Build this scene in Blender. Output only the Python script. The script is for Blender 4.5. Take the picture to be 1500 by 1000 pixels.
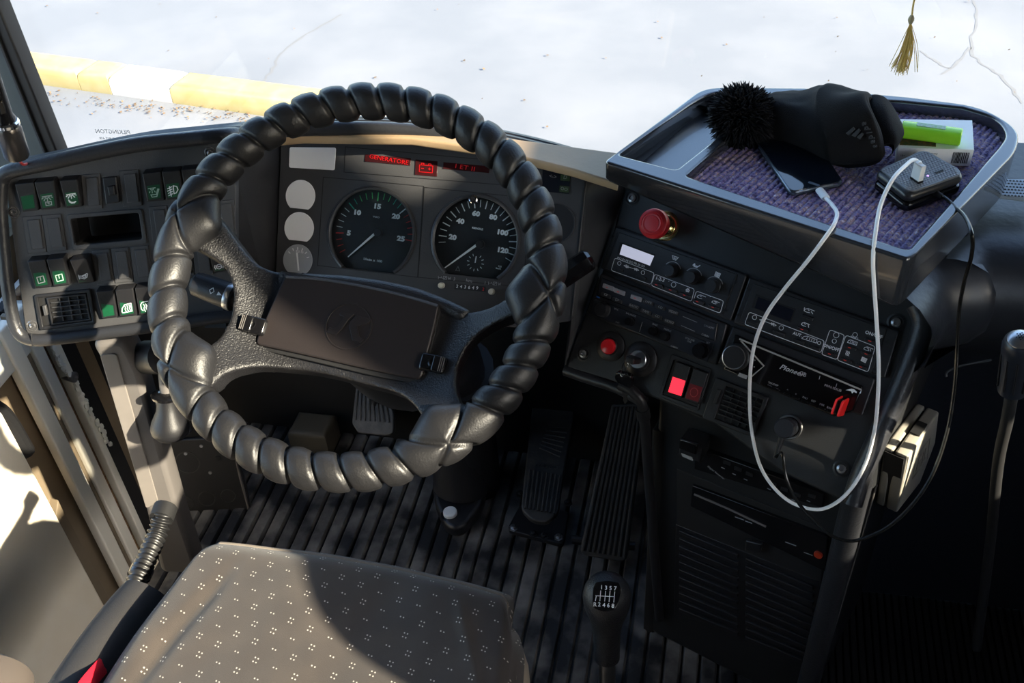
import bpy, bmesh, math, random
from math import sin, cos, pi, radians, exp, sqrt, floor
from mathutils import Vector as V, noise, Matrix
random.seed(7)
S = bpy.context.scene
COL = S.collection
for o in list(bpy.data.objects): bpy.data.objects.remove(o)

# ------------------------------------------------------------------ camera, sky, sun, exposure
FPX = 1480.0
RX = V((0.9781306338, -0.0874829708, 0.1886986829))      # rows: world axes in camera axes
RY = V((0.2002683463, 0.6410642133, -0.7408976068))
RZ = V((-0.0561520489, 0.7624850189, 0.6445646152))
CAMP = V((0.40, -0.861, 1.475))
cd = bpy.data.cameras.new('camera'); cam = bpy.data.objects.new('camera', cd); COL.objects.link(cam)
M = Matrix((RX, RY, RZ)); cam.matrix_world = Matrix.Translation(CAMP) @ M.to_4x4()
cd.sensor_width = 36; cd.lens = FPX * 36 / 1500; cd.clip_start = .05; cd.clip_end = 200
S.camera = cam
W = bpy.data.worlds.new('sky'); S.world = W; W.use_nodes = True
nt = W.node_tree; bg = nt.nodes['Background']
sk = nt.nodes.new('ShaderNodeTexSky'); sk.sky_type = 'NISHITA'; sk.sun_disc = False
SUN_AZ, SUN_EL = radians(112), radians(28)
sk.sun_elevation = SUN_EL; sk.sun_rotation = SUN_AZ; sk.air_density = 1.0; sk.dust_density = 1.5
nt.links.new(sk.outputs[0], bg.inputs[0]); bg.inputs[1].default_value = 0.52
sd = V((sin(SUN_AZ)*cos(SUN_EL), cos(SUN_AZ)*cos(SUN_EL), sin(SUN_EL)))
sl = bpy.data.lights.new('sun', 'SUN'); sun = bpy.data.objects.new('sun', sl); COL.objects.link(sun)
sl.energy = 13.0; sl.angle = radians(0.9); sl.color = (1.0, 0.86, 0.66)
sun.rotation_euler = sd.to_track_quat('Z', 'Y').to_euler(); sun.location = (3, 2, 3)
S.view_settings.view_transform = 'Standard'; S.view_settings.look = 'None'
S.view_settings.gamma = 1; S.view_settings.use_curve_mapping = False
S.view_settings.exposure = 0.7

# ------------------------------------------------------------------ helpers
def n3(a): return V(a).normalized()
def ray(x, y):
    c = V((x-750, 500-y, -FPX)); return V((RX.dot(c), RY.dot(c), RZ.dot(c))).normalized()
class Frame:
    """a real plane in the place: point, in-plane right u, in-plane up v, outward normal"""
    def __init__(s, P, u, v):
        s.O = V(P); s.U = n3(u); v = V(v); s.Vv = (v - v.dot(s.U)*s.U).normalized(); s.N = s.U.cross(s.Vv)
    def uv(s, x, y, h=0):
        r = ray(x, y); t = ((s.O + s.N*h - CAMP).dot(s.N)) / r.dot(s.N)
        d = CAMP + r*t - s.O; return (d.dot(s.U), d.dot(s.Vv))
    def w(s, p, h=0): return s.O + s.U*p[0] + s.Vv*p[1] + s.N*h
    def px(s, x, y, h=0): return s.w(s.uv(x, y, h), h)
def hit(x, y, P, N):
    r = ray(x, y); return CAMP + r*(((V(P)-CAMP).dot(V(N)))/r.dot(V(N)))
def hz(x, y, z): return hit(x, y, (0,0,z), (0,0,1))
def at(x, y, D): return CAMP + ray(x, y)*D
ORG = {}
def link(name, me, mat=None, parent=None, org=None, smooth=True, angle=35, mod=None):
    """me: mesh in world coordinates -> object with its origin at org"""
    if org is None:
        if len(me.vertices):
            xs = [v.co for v in me.vertices]
            lo = V([min(c[i] for c in xs) for i in range(3)]); hi = V([max(c[i] for c in xs) for i in range(3)])
            org = V(((lo.x+hi.x)/2, (lo.y+hi.y)/2, lo.z))
        else: org = V((0,0,0))
    org = V(org)
    me.transform(Matrix.Translation(-org)); me.name = name
    o = bpy.data.objects.new(name, me); COL.objects.link(o)
    ORG[o.name] = org
    if parent is not None:
        o.parent = parent; o.location = org - ORG[parent.name]
    else: o.location = org
    if mat is not None:
        me.materials.clear()
        for m in (mat if isinstance(mat, (list, tuple)) else [mat]): me.materials.append(m)
    if smooth and len(me.polygons):
        me.polygons.foreach_set('use_smooth', [True]*len(me.polygons))
        me.set_sharp_from_angle(angle=radians(angle))
    return o
def tag(o, label=None, cat=None, group=None, kind=None):
    if label: o['label'] = label
    if cat: o['category'] = cat
    if group: o['group'] = group
    if kind: o['kind'] = kind
    return o
def thing(name, loc, label, cat, group=None):
    o = bpy.data.objects.new(name, None); COL.objects.link(o); o.location = loc; o.empty_display_size = .02
    ORG[o.name] = V(loc); return tag(o, label, cat, group)
def bm2me(bm):
    bmesh.ops.recalc_face_normals(bm, faces=bm.faces[:])
    me = bpy.data.meshes.new('m'); bm.to_mesh(me); bm.free(); return me
def join(mes):
    vs, fs = [], []
    for me in mes:
        b = len(vs); vs += [tuple(v.co) for v in me.vertices]; fs += [[b+i for i in p.vertices] for p in me.polygons]
    me = bpy.data.meshes.new('m'); me.from_pydata(vs, [], fs); me.update(); return me
def rp(pts, r, n=4):
    """round the corners of a polygon (2D)"""
    out = []; k = len(pts)
    for i in range(k):
        p = V(pts[i]).to_2d(); a = V(pts[i-1]).to_2d(); b = V(pts[(i+1) % k]).to_2d()
        ra = r[i] if isinstance(r, (list, tuple)) else r
        if ra <= 0: out.append((p.x, p.y)); continue
        da = (a-p); db = (b-p); t = min(ra, da.length*.48, db.length*.48)
        pa = p + da.normalized()*t; pb = p + db.normalized()*t
        for j in range(n+1):
            s = j/n; q = pa*(1-s)**2 + p*2*s*(1-s) + pb*s*s; out.append((q.x, q.y))
    return out
def plate(F, loops, h0, h1, bev=0.0, res=2):
    """solid from uv outlines (first is outer, others are holes) between heights h0 and h1"""
    cu = bpy.data.curves.new('c', 'CURVE'); cu.dimensions = '2D'; cu.fill_mode = 'BOTH'
    t = (h1-h0)/2; bev = min(bev, t*.98)
    cu.extrude = t-bev; cu.bevel_depth = bev; cu.bevel_resolution = res; cu.offset = -bev
    for L in loops:
        sp = cu.splines.new('POLY'); sp.points.add(len(L)-1); sp.use_cyclic_u = True
        for i, p in enumerate(L): sp.points[i].co = (p[0], p[1], 0, 1)
    ob = bpy.data.objects.new('c', cu); me = bpy.data.meshes.new_from_object(ob)
    bpy.data.objects.remove(ob); bpy.data.curves.remove(cu)
    hm = (h0+h1)/2
    for v in me.vertices: v.co = F.w((v.co.x, v.co.y), hm+v.co.z)
    return me
def pp(F, pts, h): return [F.uv(x, y, h) for x, y in pts]
def pplate(F, pts, h0, h1, bev=0.0, r=0, holes=()):
    L = pp(F, pts, h1); L = rp(L, r) if r else L
    return plate(F, [L] + [pp(F, q, h1) if not isinstance(q, dict) else rp(pp(F, q['p'], h1), q['r']) for q in holes], h0, h1, bev)
def rect(c, w, h, a=0):
    ca, sa = cos(a), sin(a)
    return [(c[0]+x*ca-y*sa, c[1]+x*sa+y*ca) for x, y in ((-w/2,-h/2),(w/2,-h/2),(w/2,h/2),(-w/2,h/2))]
def circ(c, r, n=28, r2=None): return [(c[0]+r*cos(2*pi*i/n), c[1]+(r2 or r)*sin(2*pi*i/n)) for i in range(n)]
def box_me(F, u0, u1, v0, v1, h0, h1, bev=0.0, r=0):
    L = [(u0,v0),(u1,v0),(u1,v1),(u0,v1)]
    return plate(F, [rp(L, r) if r else L], h0, h1, bev)
def lathe(axis_o, axis_d, prof, n=24, squash=None):
    """prof: (radius, height) along axis"""
    d = n3(axis_d); a = d.orthogonal().normalized(); b = d.cross(a)
    bm = bmesh.new(); rings = []
    for r, h in prof:
        c = V(axis_o) + d*h
        if r < 1e-6: rings.append([bm.verts.new(c)])
        else: rings.append([bm.verts.new(c + (a*cos(2*pi*i/n) + b*sin(2*pi*i/n))*r) for i in range(n)])
    for A, B in zip(rings, rings[1:]):
        for i in range(n):
            j = (i+1) % n
            if len(A) == 1 and len(B) == 1: continue
            if len(A) == 1: bm.faces.new((A[0], B[i], B[j]))
            elif len(B) == 1: bm.faces.new((A[i], A[j], B[0]))
            else: bm.faces.new((A[i], A[j], B[j], B[i]))
    for R in (rings[0], rings[-1]):
        if len(R) > 1: bm.faces.new(R)
    return bm2me(bm)
def smoothpath(pts, n=6, closed=False):
    P = [V(p) for p in pts]; out = []; k = len(P)
    rng = range(k if closed else k-1)
    for i in rng:
        p0 = P[i-1] if (i > 0 or closed) else P[i]; p1 = P[i]; p2 = P[(i+1) % k]
        p3 = P[(i+2) % k] if (i+2 < k or closed) else p2
        for j in range(n):
            t = j/n
            out.append(.5*((2*p1) + (p2-p0)*t + (2*p0-5*p1+4*p2-p3)*t*t + (3*p1-p0-3*p2+p3)*t**3))
    if not closed: out.append(P[-1])
    return out
def tube(pts, r, n=10, closed=False, sm=0, rz=None, up=None):
    P = smoothpath(pts, sm, closed) if sm else [V(p) for p in pts]
    k = len(P); bm = bmesh.new(); rings = []
    nrm = None
    for i in range(k):
        a = P[i-1] if (i > 0 or closed) else P[i]; b = P[(i+1) % k] if (i < k-1 or closed) else P[i]
        t = (b-a).normalized()
        if up is not None: nrm = (V(up) - V(up).dot(t)*t).normalized()
        elif nrm is None: nrm = t.orthogonal().normalized()
        else: nrm = (nrm - nrm.dot(t)*t).normalized()
        bi = t.cross(nrm)
        rr = r(i/(k-1 if not closed else k)) if callable(r) else r
        r2 = rr if rz is None else (rz(i/(k-1)) if callable(rz) else rz)
        rings.append([bm.verts.new(P[i] + nrm*cos(2*pi*j/n)*rr + bi*sin(2*pi*j/n)*r2) for j in range(n)])
    for i in range(k if closed else k-1):
        A, B = rings[i], rings[(i+1) % k]
        for j in range(n): bm.faces.new((A[j], A[(j+1) % n], B[(j+1) % n], B[j]))
    if not closed: bm.faces.new(rings[0]); bm.faces.new(rings[-1])
    return bm2me(bm)
def ribbons(F, polys, w, h, th=.0003):
    """flat strokes printed on a face: polys in uv"""
    vs, fs = [], []
    for P in polys:
        for a, b in zip(P, P[1:]):
            a = V(a[:2]); b = V(b[:2]); d = b-a
            if d.length < 1e-7: continue
            d.normalize(); q = V((-d.y, d.x))*w/2; e = d*w*.35
            k = len(vs)
            for p in (a-e-q, b+e-q, b+e+q, a-e+q): vs.append(F.w(p, h))
            for p in (a-e-q, b+e-q, b+e+q, a-e+q): vs.append(F.w(p, h+th))
            fs += [(k+4,k+5,k+6,k+7), (k,k+1,k+5,k+4), (k+1,k+2,k+6,k+5), (k+2,k+3,k+7,k+6), (k+3,k,k+4,k+7)]
    me = bpy.data.meshes.new('m'); me.from_pydata([tuple(v) for v in vs], [], fs); me.update(); return me
def text_me(F, s, c, size, ang=0, h=0, bold=0, shear=0, wide=1.0, mirror=False, th=.0003, align='CENTER', space=1.0):
    cu = bpy.data.curves.new('t', 'FONT'); cu.body = s; cu.size = size; cu.align_x = align; cu.align_y = 'CENTER'
    cu.extrude = th/2; cu.offset = bold; cu.shear = shear; cu.resolution_u = 2; cu.space_character = space
    ob = bpy.data.objects.new('t', cu); me = bpy.data.meshes.new_from_object(ob)
    bpy.data.objects.remove(ob); bpy.data.curves.remove(cu)
    ca, sa = cos(ang), sin(ang)
    for v in me.vertices:
        x, y = v.co.x*wide*(-1 if mirror else 1), v.co.y
        v.co = F.w((c[0]+x*ca-y*sa, c[1]+x*sa+y*ca), h+th/2+v.co.z)
    return me
def quadmap(Q):
    """unit square -> quad (TL,TR,BR,BL), y down"""
    a, b, c, d = [V(q) for q in Q]
    return lambda x, y: tuple((a*(1-x)+b*x)*(1-y) + (d*(1-x)+c*x)*y)
# ------------------------------------------------------------------ materials
def mat(name, col, rough=.5, metal=0, spec=.5, noise_s=0, bump=0, nd=4, var=0, col2=None, vs=20, emit=None, es=0, alpha=1, stretch=None, coat=0, sheen=0):
    m = bpy.data.materials.new(name); m.use_nodes = True; t = m.node_tree; b = t.nodes['Principled BSDF']
    b.inputs['Base Color'].default_value = (*col, 1); b.inputs['Roughness'].default_value = rough
    b.inputs['Metallic'].default_value = metal; b.inputs['Specular IOR Level'].default_value = spec
    b.inputs['Coat Weight'].default_value = coat; b.inputs['Sheen Weight'].default_value = sheen
    if emit: b.inputs['Emission Color'].default_value = (*emit, 1); b.inputs['Emission Strength'].default_value = es
    tc = t.nodes.new('ShaderNodeTexCoord'); mp = t.nodes.new('ShaderNodeMapping'); t.links.new(tc.outputs['Object'], mp.inputs[0])
    if stretch: mp.inputs['Scale'].default_value = stretch
    if bump:
        n = t.nodes.new('ShaderNodeTexNoise'); n.inputs['Scale'].default_value = noise_s; n.inputs['Detail'].default_value = nd
        bp = t.nodes.new('ShaderNodeBump'); bp.inputs['Strength'].default_value = bump; bp.inputs['Distance'].default_value = .001
        t.links.new(mp.outputs[0], n.inputs['Vector']); t.links.new(n.outputs['Fac'], bp.inputs['Height']); t.links.new(bp.outputs[0], b.inputs['Normal'])
    c2 = col2 or tuple(min(1, c*1.8) for c in col)
    n2 = t.nodes.new('ShaderNodeTexNoise'); n2.inputs['Scale'].default_value = vs; n2.inputs['Detail'].default_value = 5
    r = t.nodes.new('ShaderNodeValToRGB'); r.color_ramp.elements[0].position = .42; r.color_ramp.elements[1].position = .72
    r.color_ramp.elements[0].color = (*col, 1)
    k = var if var else .12
    r.color_ramp.elements[1].color = (*[a*(1-k)+bb*k for a, bb in zip(col, c2)], 1)
    t.links.new(mp.outputs[0], n2.inputs['Vector']); t.links.new(n2.outputs['Fac'], r.inputs[0]); t.links.new(r.outputs[0], b.inputs['Base Color'])
    return m
PANEL = mat('panel plastic', (.048,.048,.051), .48, noise_s=900, bump=.25)
DARK = mat('dark plastic', (.012,.012,.014), .42, noise_s=700, bump=.2)
CONS = mat('console plastic', (.013,.014,.016), .46, noise_s=900, bump=.2)
GLOSS = mat('gloss black', (.006,.006,.007), .14)
DULL = mat('dull black', (.006,.006,.007), .7)
PAD = mat('padded vinyl', (.022,.023,.027), .36, noise_s=260, bump=.5, nd=3)
LEATH = mat('leather', (.012,.012,.0135), .45, noise_s=420, bump=.35, nd=3)
HUBM = mat('hub grain', (.014,.014,.016), .40, noise_s=520, bump=1.0, nd=2)
HORN = mat('horn pad', (.020,.016,.016), .42, noise_s=800, bump=.12)
TRAYM = mat('tray plastic', (.024,.027,.034), .24, spec=.9, coat=.6, noise_s=600, bump=.12)
SHELF = mat('shelf vinyl', (.020,.023,.030), .38, noise_s=120, bump=.35, nd=5)
CHROME = mat('chrome', (.75,.75,.76), .12, metal=1)
STEEL = mat('steel', (.45,.45,.46), .3, metal=1)
BRASS = mat('brass', (.62,.50,.24), .22, metal=1)
WHITE = mat('white print', (.78,.80,.82), .5)
GREYP = mat('grey print', (.30,.31,.32), .5)
WCAB = mat('white cable', (.93,.94,.95), .3)
RED = mat('red button', (.52,.012,.018), .42, noise_s=500, bump=.05)
REDG = mat('red gloss', (.75,.02,.02), .2, emit=(1,.02,.02), es=.08)
REDP = mat('red print', (.65,.03,.03), .5)
GRNP = mat('green print', (.08,.55,.16), .5)
TEAL = mat('teal print', (.02,.42,.28), .5)
GREEN = mat('green lens', (.006,.065,.028), .3, var=.5, col2=(.010,.11,.05), vs=90)
AMBER = mat('amber lens', (.85,.38,.01), .3)
REDLIT = mat('lit red lens', (.8,.02,.03), .3, emit=(1,.02,.04), es=1.3)
REDDIM = mat('dim red lens', (.16,.01,.015), .3)
REDTXT = mat('red display text', (.3,.0,.0), .4, emit=(1,.03,.05), es=.07)
WINR = mat('red display window', (.03,.006,.007), .18)
GLARE = mat('lens glare', (.95,.96,.98), .12)  # white colour stands in for brightness reflected in the gauge lenses
LCD = mat('display', (.55,.56,.68), .25, emit=(.62,.64,.80), es=.35)  # glow stands in for light reflected by the display
LCDD = mat('dark display', (.010,.012,.02), .15)
RUB = mat('rubber mat', (.014,.014,.016), .46, noise_s=150, bump=.5, var=1, col2=(.22,.205,.19), vs=15)
RUBB = mat('pedal rubber', (.022,.021,.020), .6, noise_s=200, bump=.4, var=.6, col2=(.07,.06,.05), vs=40)
CREAM = mat('cream enamel', (.84,.80,.70), .5, var=.25, col2=(.7,.62,.48), vs=6)
TAUPE = mat('taupe lining', (.17,.13,.085), .6, noise_s=60, bump=.1)
RUST = mat('rusty metal', (.12,.055,.02), .7, noise_s=80, bump=.8, var=.9, col2=(.35,.22,.10), vs=60)
GREYPL = mat('grey post', (.12,.11,.105), .5)
BEIGE = mat('beige plastic', (.36,.34,.29), .5)
LIME = mat('lime plastic', (.36,.90,.04), .25)
CARD = mat('white card', (.93,.94,.95), .5)
LEAVES = mat('printed picture', (.04,.06,.05), .4, var=1, col2=(.3,.12,.05), vs=200)
GOLD = mat('gold thread', (.70,.48,.13), .4, var=.6, col2=(.9,.75,.35), vs=400)
FLEECE = mat('black fleece', (.0055,.005,.006), .9, spec=.2, noise_s=900, bump=.6, sheen=.04)
POMM = mat('black yarn', (.004,.004,.006), .8, spec=.25)
ASPH = mat('asphalt', (.155,.163,.176), .9, noise_s=60, bump=.4, var=.7, col2=(.22,.22,.225), vs=1.3)
YEL = mat('yellow kerb paint', (.40,.31,.125), .7, noise_s=30, bump=.4, var=.5, col2=(.44,.38,.22), vs=12)
KSUN = mat('kerb sun patch', (.50,.49,.46), .7, noise_s=30, bump=.4)  # white colour stands in for sunlight falling on the kerb
CEIL = mat('ceiling lining', (.16,.15,.14), .8)
INTER = mat('dark interior lining', (.035,.035,.037), .7)
TAND = mat('tan vinyl', (.36,.25,.145), .55, noise_s=200, bump=.2)
FELT = mat('dark felt', (.030,.028,.028), .9, noise_s=700, bump=.5)
REDC = mat('red webbing', (.75,.01,.03), .6)
ORNG = mat('orange reflector', (.5,.12,.03), .3)
PAPER = mat('dotted blind', (.42,.50,.60), .6)
def glass(name, f=.06):
    m = bpy.data.materials.new(name); m.use_nodes = True; t = m.node_tree; t.nodes.clear()
    o = t.nodes.new('ShaderNodeOutputMaterial'); a = t.nodes.new('ShaderNodeBsdfTransparent'); g = t.nodes.new('ShaderNodeBsdfGlossy')
    g.inputs['Roughness'].default_value = .02; x = t.nodes.new('ShaderNodeMixShader'); lw = t.nodes.new('ShaderNodeLayerWeight'); lw.inputs['Blend'].default_value = .5; pw = t.nodes.new('ShaderNodeMath'); pw.operation = 'POWER'; pw.inputs[1].default_value = 4
    t.links.new(lw.outputs['Facing'], pw.inputs[0]); fr = t.nodes.new('ShaderNodeMath'); fr.operation = 'MULTIPLY_ADD'; fr.inputs[1].default_value = .6; fr.inputs[2].default_value = .02
    t.links.new(pw.outputs[0], fr.inputs[0])
    a.inputs['Color'].default_value = (.95,.97,.97,1)
    t.links.new(fr.outputs[0], x.inputs[0]); t.links.new(a.outputs[0], x.inputs[1]); t.links.new(g.outputs[0], x.inputs[2]); t.links.new(x.outputs[0], o.inputs[0]); return m
GLASS = glass('window glass')
def carpet_mat():
    m = mat('carpet yarn', (.10,.075,.15), .9, sheen=.3); t = m.node_tree; b = t.nodes['Principled BSDF']
    tc = t.nodes.new('ShaderNodeTexCoord'); n = t.nodes.new('ShaderNodeTexNoise'); n.inputs['Scale'].default_value = 210; n.inputs['Detail'].default_value = 2
    r = t.nodes.new('ShaderNodeValToRGB'); e = r.color_ramp.elements
    e[0].position = .30; e[0].color = (.055,.035,.11,1); e[1].position = .74; e[1].color = (.62,.58,.74,1)
    for p, c in ((.42,(.14,.10,.27)),(.52,(.27,.22,.42)),(.60,(.34,.20,.19))):
        k = e.new(p); k.color = (*c, 1)
    t.links.new(tc.outputs['Object'], n.inputs['Vector']); t.links.new(n.outputs['Fac'], r.inputs[0]); t.links.new(r.outputs[0], b.inputs['Base Color']); return m
CARPET = carpet_mat()
def seat_mat():
    m = mat('seat velour', (.038,.030,.026), .85, col2=(.060,.047,.038), var=.6, noise_s=1200, bump=.4, sheen=.25); t = m.node_tree; b = t.nodes['Principled BSDF']; L = t.links
    def mth(op, a, bb=None, c=None):
        k = t.nodes.new('ShaderNodeMath'); k.operation = op
        for i, q in enumerate((a, bb, c)):
            if q is None: continue
            if isinstance(q, (int, float)): k.inputs[i].default_value = q
            else: L.new(q, k.inputs[i])
        return k.outputs[0]
    tc = t.nodes.new('ShaderNodeTexCoord'); sp = t.nodes.new('ShaderNodeSeparateXYZ'); L.new(tc.outputs['Object'], sp.inputs[0])
    x = mth('ADD', mth('MULTIPLY', sp.outputs[0], 36), mth('MULTIPLY', sp.outputs[1], -5)); y = mth('ADD', mth('MULTIPLY', sp.outputs[1], 48), mth('MULTIPLY', sp.outputs[0], 12))
    row = mth('FLOOR', y); x = mth('ADD', x, mth('MULTIPLY', mth('FRACT', mth('MULTIPLY', row, .5)), 1.0))
    fx = mth('FRACT', x); fy = mth('FRACT', y)
    ax = mth('ABSOLUTE', mth('SUBTRACT', mth('ABSOLUTE', mth('SUBTRACT', fx, .5)), .075))
    ay = mth('ABSOLUTE', mth('SUBTRACT', mth('ABSOLUTE', mth('SUBTRACT', fy, .5)), .13))
    # one or two rows of dots by cell
    cell = mth('GREATER_THAN', mth('FRACT', mth('ADD', mth('MULTIPLY', row, .37), mth('MULTIPLY', mth('FLOOR', x), .61))), .45)
    ay1 = mth('ABSOLUTE', mth('SUBTRACT', fy, .5)); aym = mth('ADD', mth('MULTIPLY', ay, cell), mth('MULTIPLY', ay1, mth('SUBTRACT', 1, cell)))
    d = mth('MULTIPLY', mth('LESS_THAN', ax, .030), mth('LESS_THAN', aym, .042))
    mx = t.nodes.new('ShaderNodeMix'); mx.data_type = 'RGBA'; L.new(d, mx.inputs[0])
    old = b.inputs['Base Color'].links[0].from_socket
    L.new(old, mx.inputs[6]); mx.inputs[7].default_value = (.50,.46,.40,1); L.new(mx.outputs[2], b.inputs['Base Color']); return m
SEATM = seat_mat()

# ------------------------------------------------------------------ frames (real planes of the place)
uC = n3((.922,-.382,0)); FC = Frame(at(1093,402,1.31), uC, (.287,.546,.885))          # centre console face
FK = Frame(at(543,340,1.42), (1,-.057,0), (.013,.6,.8))                                # instrument cluster face
FS = Frame(at(210,330,1.42), (.970,.258,0), (-.053,.38,.923))                          # left switch panel face
TZ = .86
FT = Frame((.266,.187,TZ), (.908,-.42,0), (.42,.908,0))                                # tray rim plane
WC = V((0,0,.80)); WN = V((cos(radians(55))*sin(radians(3.2)), -cos(radians(55))*cos(radians(3.2)), sin(radians(55))))
wu = V((cos(radians(3.2)), sin(radians(3.2)), 0)); FW = Frame(WC, wu, WN.cross(wu))
FL = Frame(V((.582,0,.5)) + V((.03*.383,.03*.924,0)), uC, (0,0,1))                     # lower console face
FX = Frame((-.72,0,0), (0,-1,0), (0,0,1))                                              # left wall plane (u towards rear), normal +? fixed below
FX = Frame((-.72,0,0), (0,1,0), (0,0,1))                                               # u forward, normal +X
FF = Frame((0,0,0), (1,0,0), (0,1,0))                                                  # floor
assert FX.N.x > 0
def struct(name, me, m, parent=None, **k):
    o = link(name, me, m, parent, **k)
    if parent is None: o['kind'] = 'structure'
    return o
def bx(lo, hi, bev=0):
    F = Frame((0,0,0), (1,0,0), (0,1,0)); return box_me(F, lo[0], hi[0], lo[1], hi[1], lo[2], hi[2], bev)

# ================================================================== SETTING
me = bx((-25,-12,-1.15), (25,30,-.95)); g = struct('asphalt_ground', me, ASPH); tag(g, kind='structure')
crs = random.Random(3)
def crack(pts, name):
    P = []
    for x, y in pts: P.append(hz(x, y, -.949))
    Q = smoothpath(P, 5); vs, fs = [], []
    for i, p in enumerate(Q):
        w = crs.uniform(.004, .011); j = V((crs.uniform(-.01,.01), crs.uniform(-.01,.01), 0))
        vs += [tuple(p+j-V((w,0,0))), tuple(p+j+V((w,0,0)))]
        if i: fs.append((2*i-2, 2*i-1, 2*i+1, 2*i))
    m = bpy.data.meshes.new('m'); m.from_pydata(vs, [], fs); return link(name, m, CRACKM, g)
CRACKM = mat('tar crack', (.15,.15,.15), .9); CRACKP = mat('pale crack', (.27,.25,.24), .9)
crack([(1425,0),(1430,30),(1422,70),(1440,95),(1470,115),(1495,150)], 'crack')
crack([(1422,70),(1405,90),(1380,110)], 'crack')
crack([(500,20),(450,50),(415,75),(400,100),(380,125)], 'crack')
crack([(1350,75),(1370,90),(1390,100)], 'crack')
# fallen leaves and grit by the kerb
LEAF = mat('dry leaf', (.16,.10,.05), .8); vs, fs = [], []
for i in range(250):
    if i < 190: c = hz(crs.uniform(50,420), 0, -.945); px = crs.uniform(60,430); c = hz(px, 143+(px-60)*.10+crs.gauss(0,6), -.944)
    else: c = hz(crs.uniform(0,1500), crs.uniform(0,240), -.944)
    a = crs.uniform(0,6.3); s = crs.uniform(.003,.011); k = len(vs)
    for q in range(5): vs.append((c.x+s*cos(a+q*1.256)*crs.uniform(.5,1.2), c.y+s*sin(a+q*1.256), c.z+crs.uniform(0,.008)))
    fs.append(tuple(range(k, k+5)))
me = bpy.data.meshes.new('m'); me.from_pydata(vs, [], fs)
tag(link('fallen_leaves', me, LEAF), 'scattered dry leaves and grit along the painted kerb', 'leaves', kind='stuff')
# kerb: a row of yellow painted stones; white ones stand in for sun patches
ka, kb = hz(20,105,-.95), hz(640,190,-.95); kd = (kb-ka).normalized(); ka = ka - kd*1.5
FKb = Frame((ka.x, ka.y, -.95), kd, V((0,0,1)).cross(kd))
kerb = thing('kerb', (ka.x, ka.y, -.95), 'long yellow painted kerb with white sun patches on the asphalt outside', 'kerb')
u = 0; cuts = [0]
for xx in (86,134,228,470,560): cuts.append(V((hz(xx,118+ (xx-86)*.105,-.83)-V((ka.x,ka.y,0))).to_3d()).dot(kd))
cols = [YEL, YEL, KSUN, YEL, KSUN]
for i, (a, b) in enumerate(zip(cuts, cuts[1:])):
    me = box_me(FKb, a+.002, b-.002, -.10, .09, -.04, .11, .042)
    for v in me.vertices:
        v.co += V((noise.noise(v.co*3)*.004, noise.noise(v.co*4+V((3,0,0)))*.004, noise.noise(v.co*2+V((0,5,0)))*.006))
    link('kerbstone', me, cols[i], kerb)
# bus shell
struct('floor', bx((-.56,-2.6,-.06), (1.45,.62,-.012)), DULL)
struct('ceiling', bx((-.95,-2.7,2.02), (1.60,.66,2.08)), CEIL)
struct('wall_back', bx((-.95,-2.75,-.3), (1.6,-2.65,2.32)), INTER)
struct('wall_front', bx((-.86,.50,-.9), (1.5,.56,.60)), DULL)
struct('trim_header', bx((-.95,.44,1.52), (1.6,.58,2.32)), INTER)
struct('wall_left', bx((-.90,-2.7,1.40), (-.80,.5,2.32)), INTER)
struct('wall_left_rear', bx((-.90,-2.7,-.3), (-.80,-1.0,1.42)), INTER)
struct('wall_left_lower', bx((-.90,-1.02,-.9), (-.84,.50,.50)), TAUPE)
struct('wall_right', bx((1.45,-2.7,-.3), (1.55,-1.45,2.04)), INTER)
struct('wall_right_lower', bx((1.45,-1.46,-.3), (1.55,.5,.88)), INTER)
struct('trim_right_top', bx((1.45,-1.46,1.86), (1.55,.56,2.04)), INTER)
struct('wheel_shade_post', bx((1.45,-.64,.86), (1.55,-.37,1.88)), INTER)  # added out of view to shade the wheel and console
struct('window_4', bx((1.498,-1.46,.86), (1.502,-.63,1.88)), GLASS)
struct('carpet_shade_panel', bx((1.45,-.20,.2), (1.55,.52,2.04)), INTER)  # added blind panel, keeps the sun off tray carpet and shelf
struct('window_1', bx((-.72,.475,.56), (1.48,.479,1.54)), GLASS)
struct('window_2', bx((-.868,-1.02,.46), (-.864,.45,1.42)), GLASS)
struct('card_sun_slit', bx((1.498,-.38,.86), (1.502,-.19,1.16)), GLASS)  # added slit pane, lets sun through to the card holder
struct('dash_sun_slit', bx((1.498,-.38,1.58), (1.502,-.19,1.88)), GLASS)  # added slit pane, lets sun through to the tan dash top
struct('slit_shade_panel', bx((1.46,-.39,1.15), (1.54,-.18,1.58)), INTER)  # added blind between the two slits, blocks sun from the carpet
# low panel added out of view, shaped to cast the shade on the seat
struct('seat_shade_panel', plate(Frame((.80,0,0), (0,1,0), (0,0,1)), [rp([(-.57,-.3),(-.36,-.3),(-.36,.955),(-.57,.955)], [0,0,.02,.10], 8)], -.01, .01, .004), INTER)
# maker's stamp printed on the windscreen (reads from outside)
FG = Frame((0,.474,.7), (1,0,0), (0,0,1))
mes = [text_me(FG, 'PILKINGTON', FG.uv(165,193), .011, .02, 0, mirror=True, th=.0002)]
for k in range(3): mes.append(text_me(FG, ['SECURIT 43R', 'AS1 DOT 208 M', '00 1482'][k], FG.uv(160,203+k*6), .0065, .02, 0, mirror=True, th=.0002))
mes.append(ribbons(FG, [[(FG.uv(178,204)[0]+.005*cos(a*pi/8), FG.uv(178,204)[1]+.005*sin(a*pi/8)) for a in range(17)]], .0005, 0))
tag(link('glass_stamp', join(mes), GREYP), 'small grey mirrored stamp printed low on the windscreen', 'marking')

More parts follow.
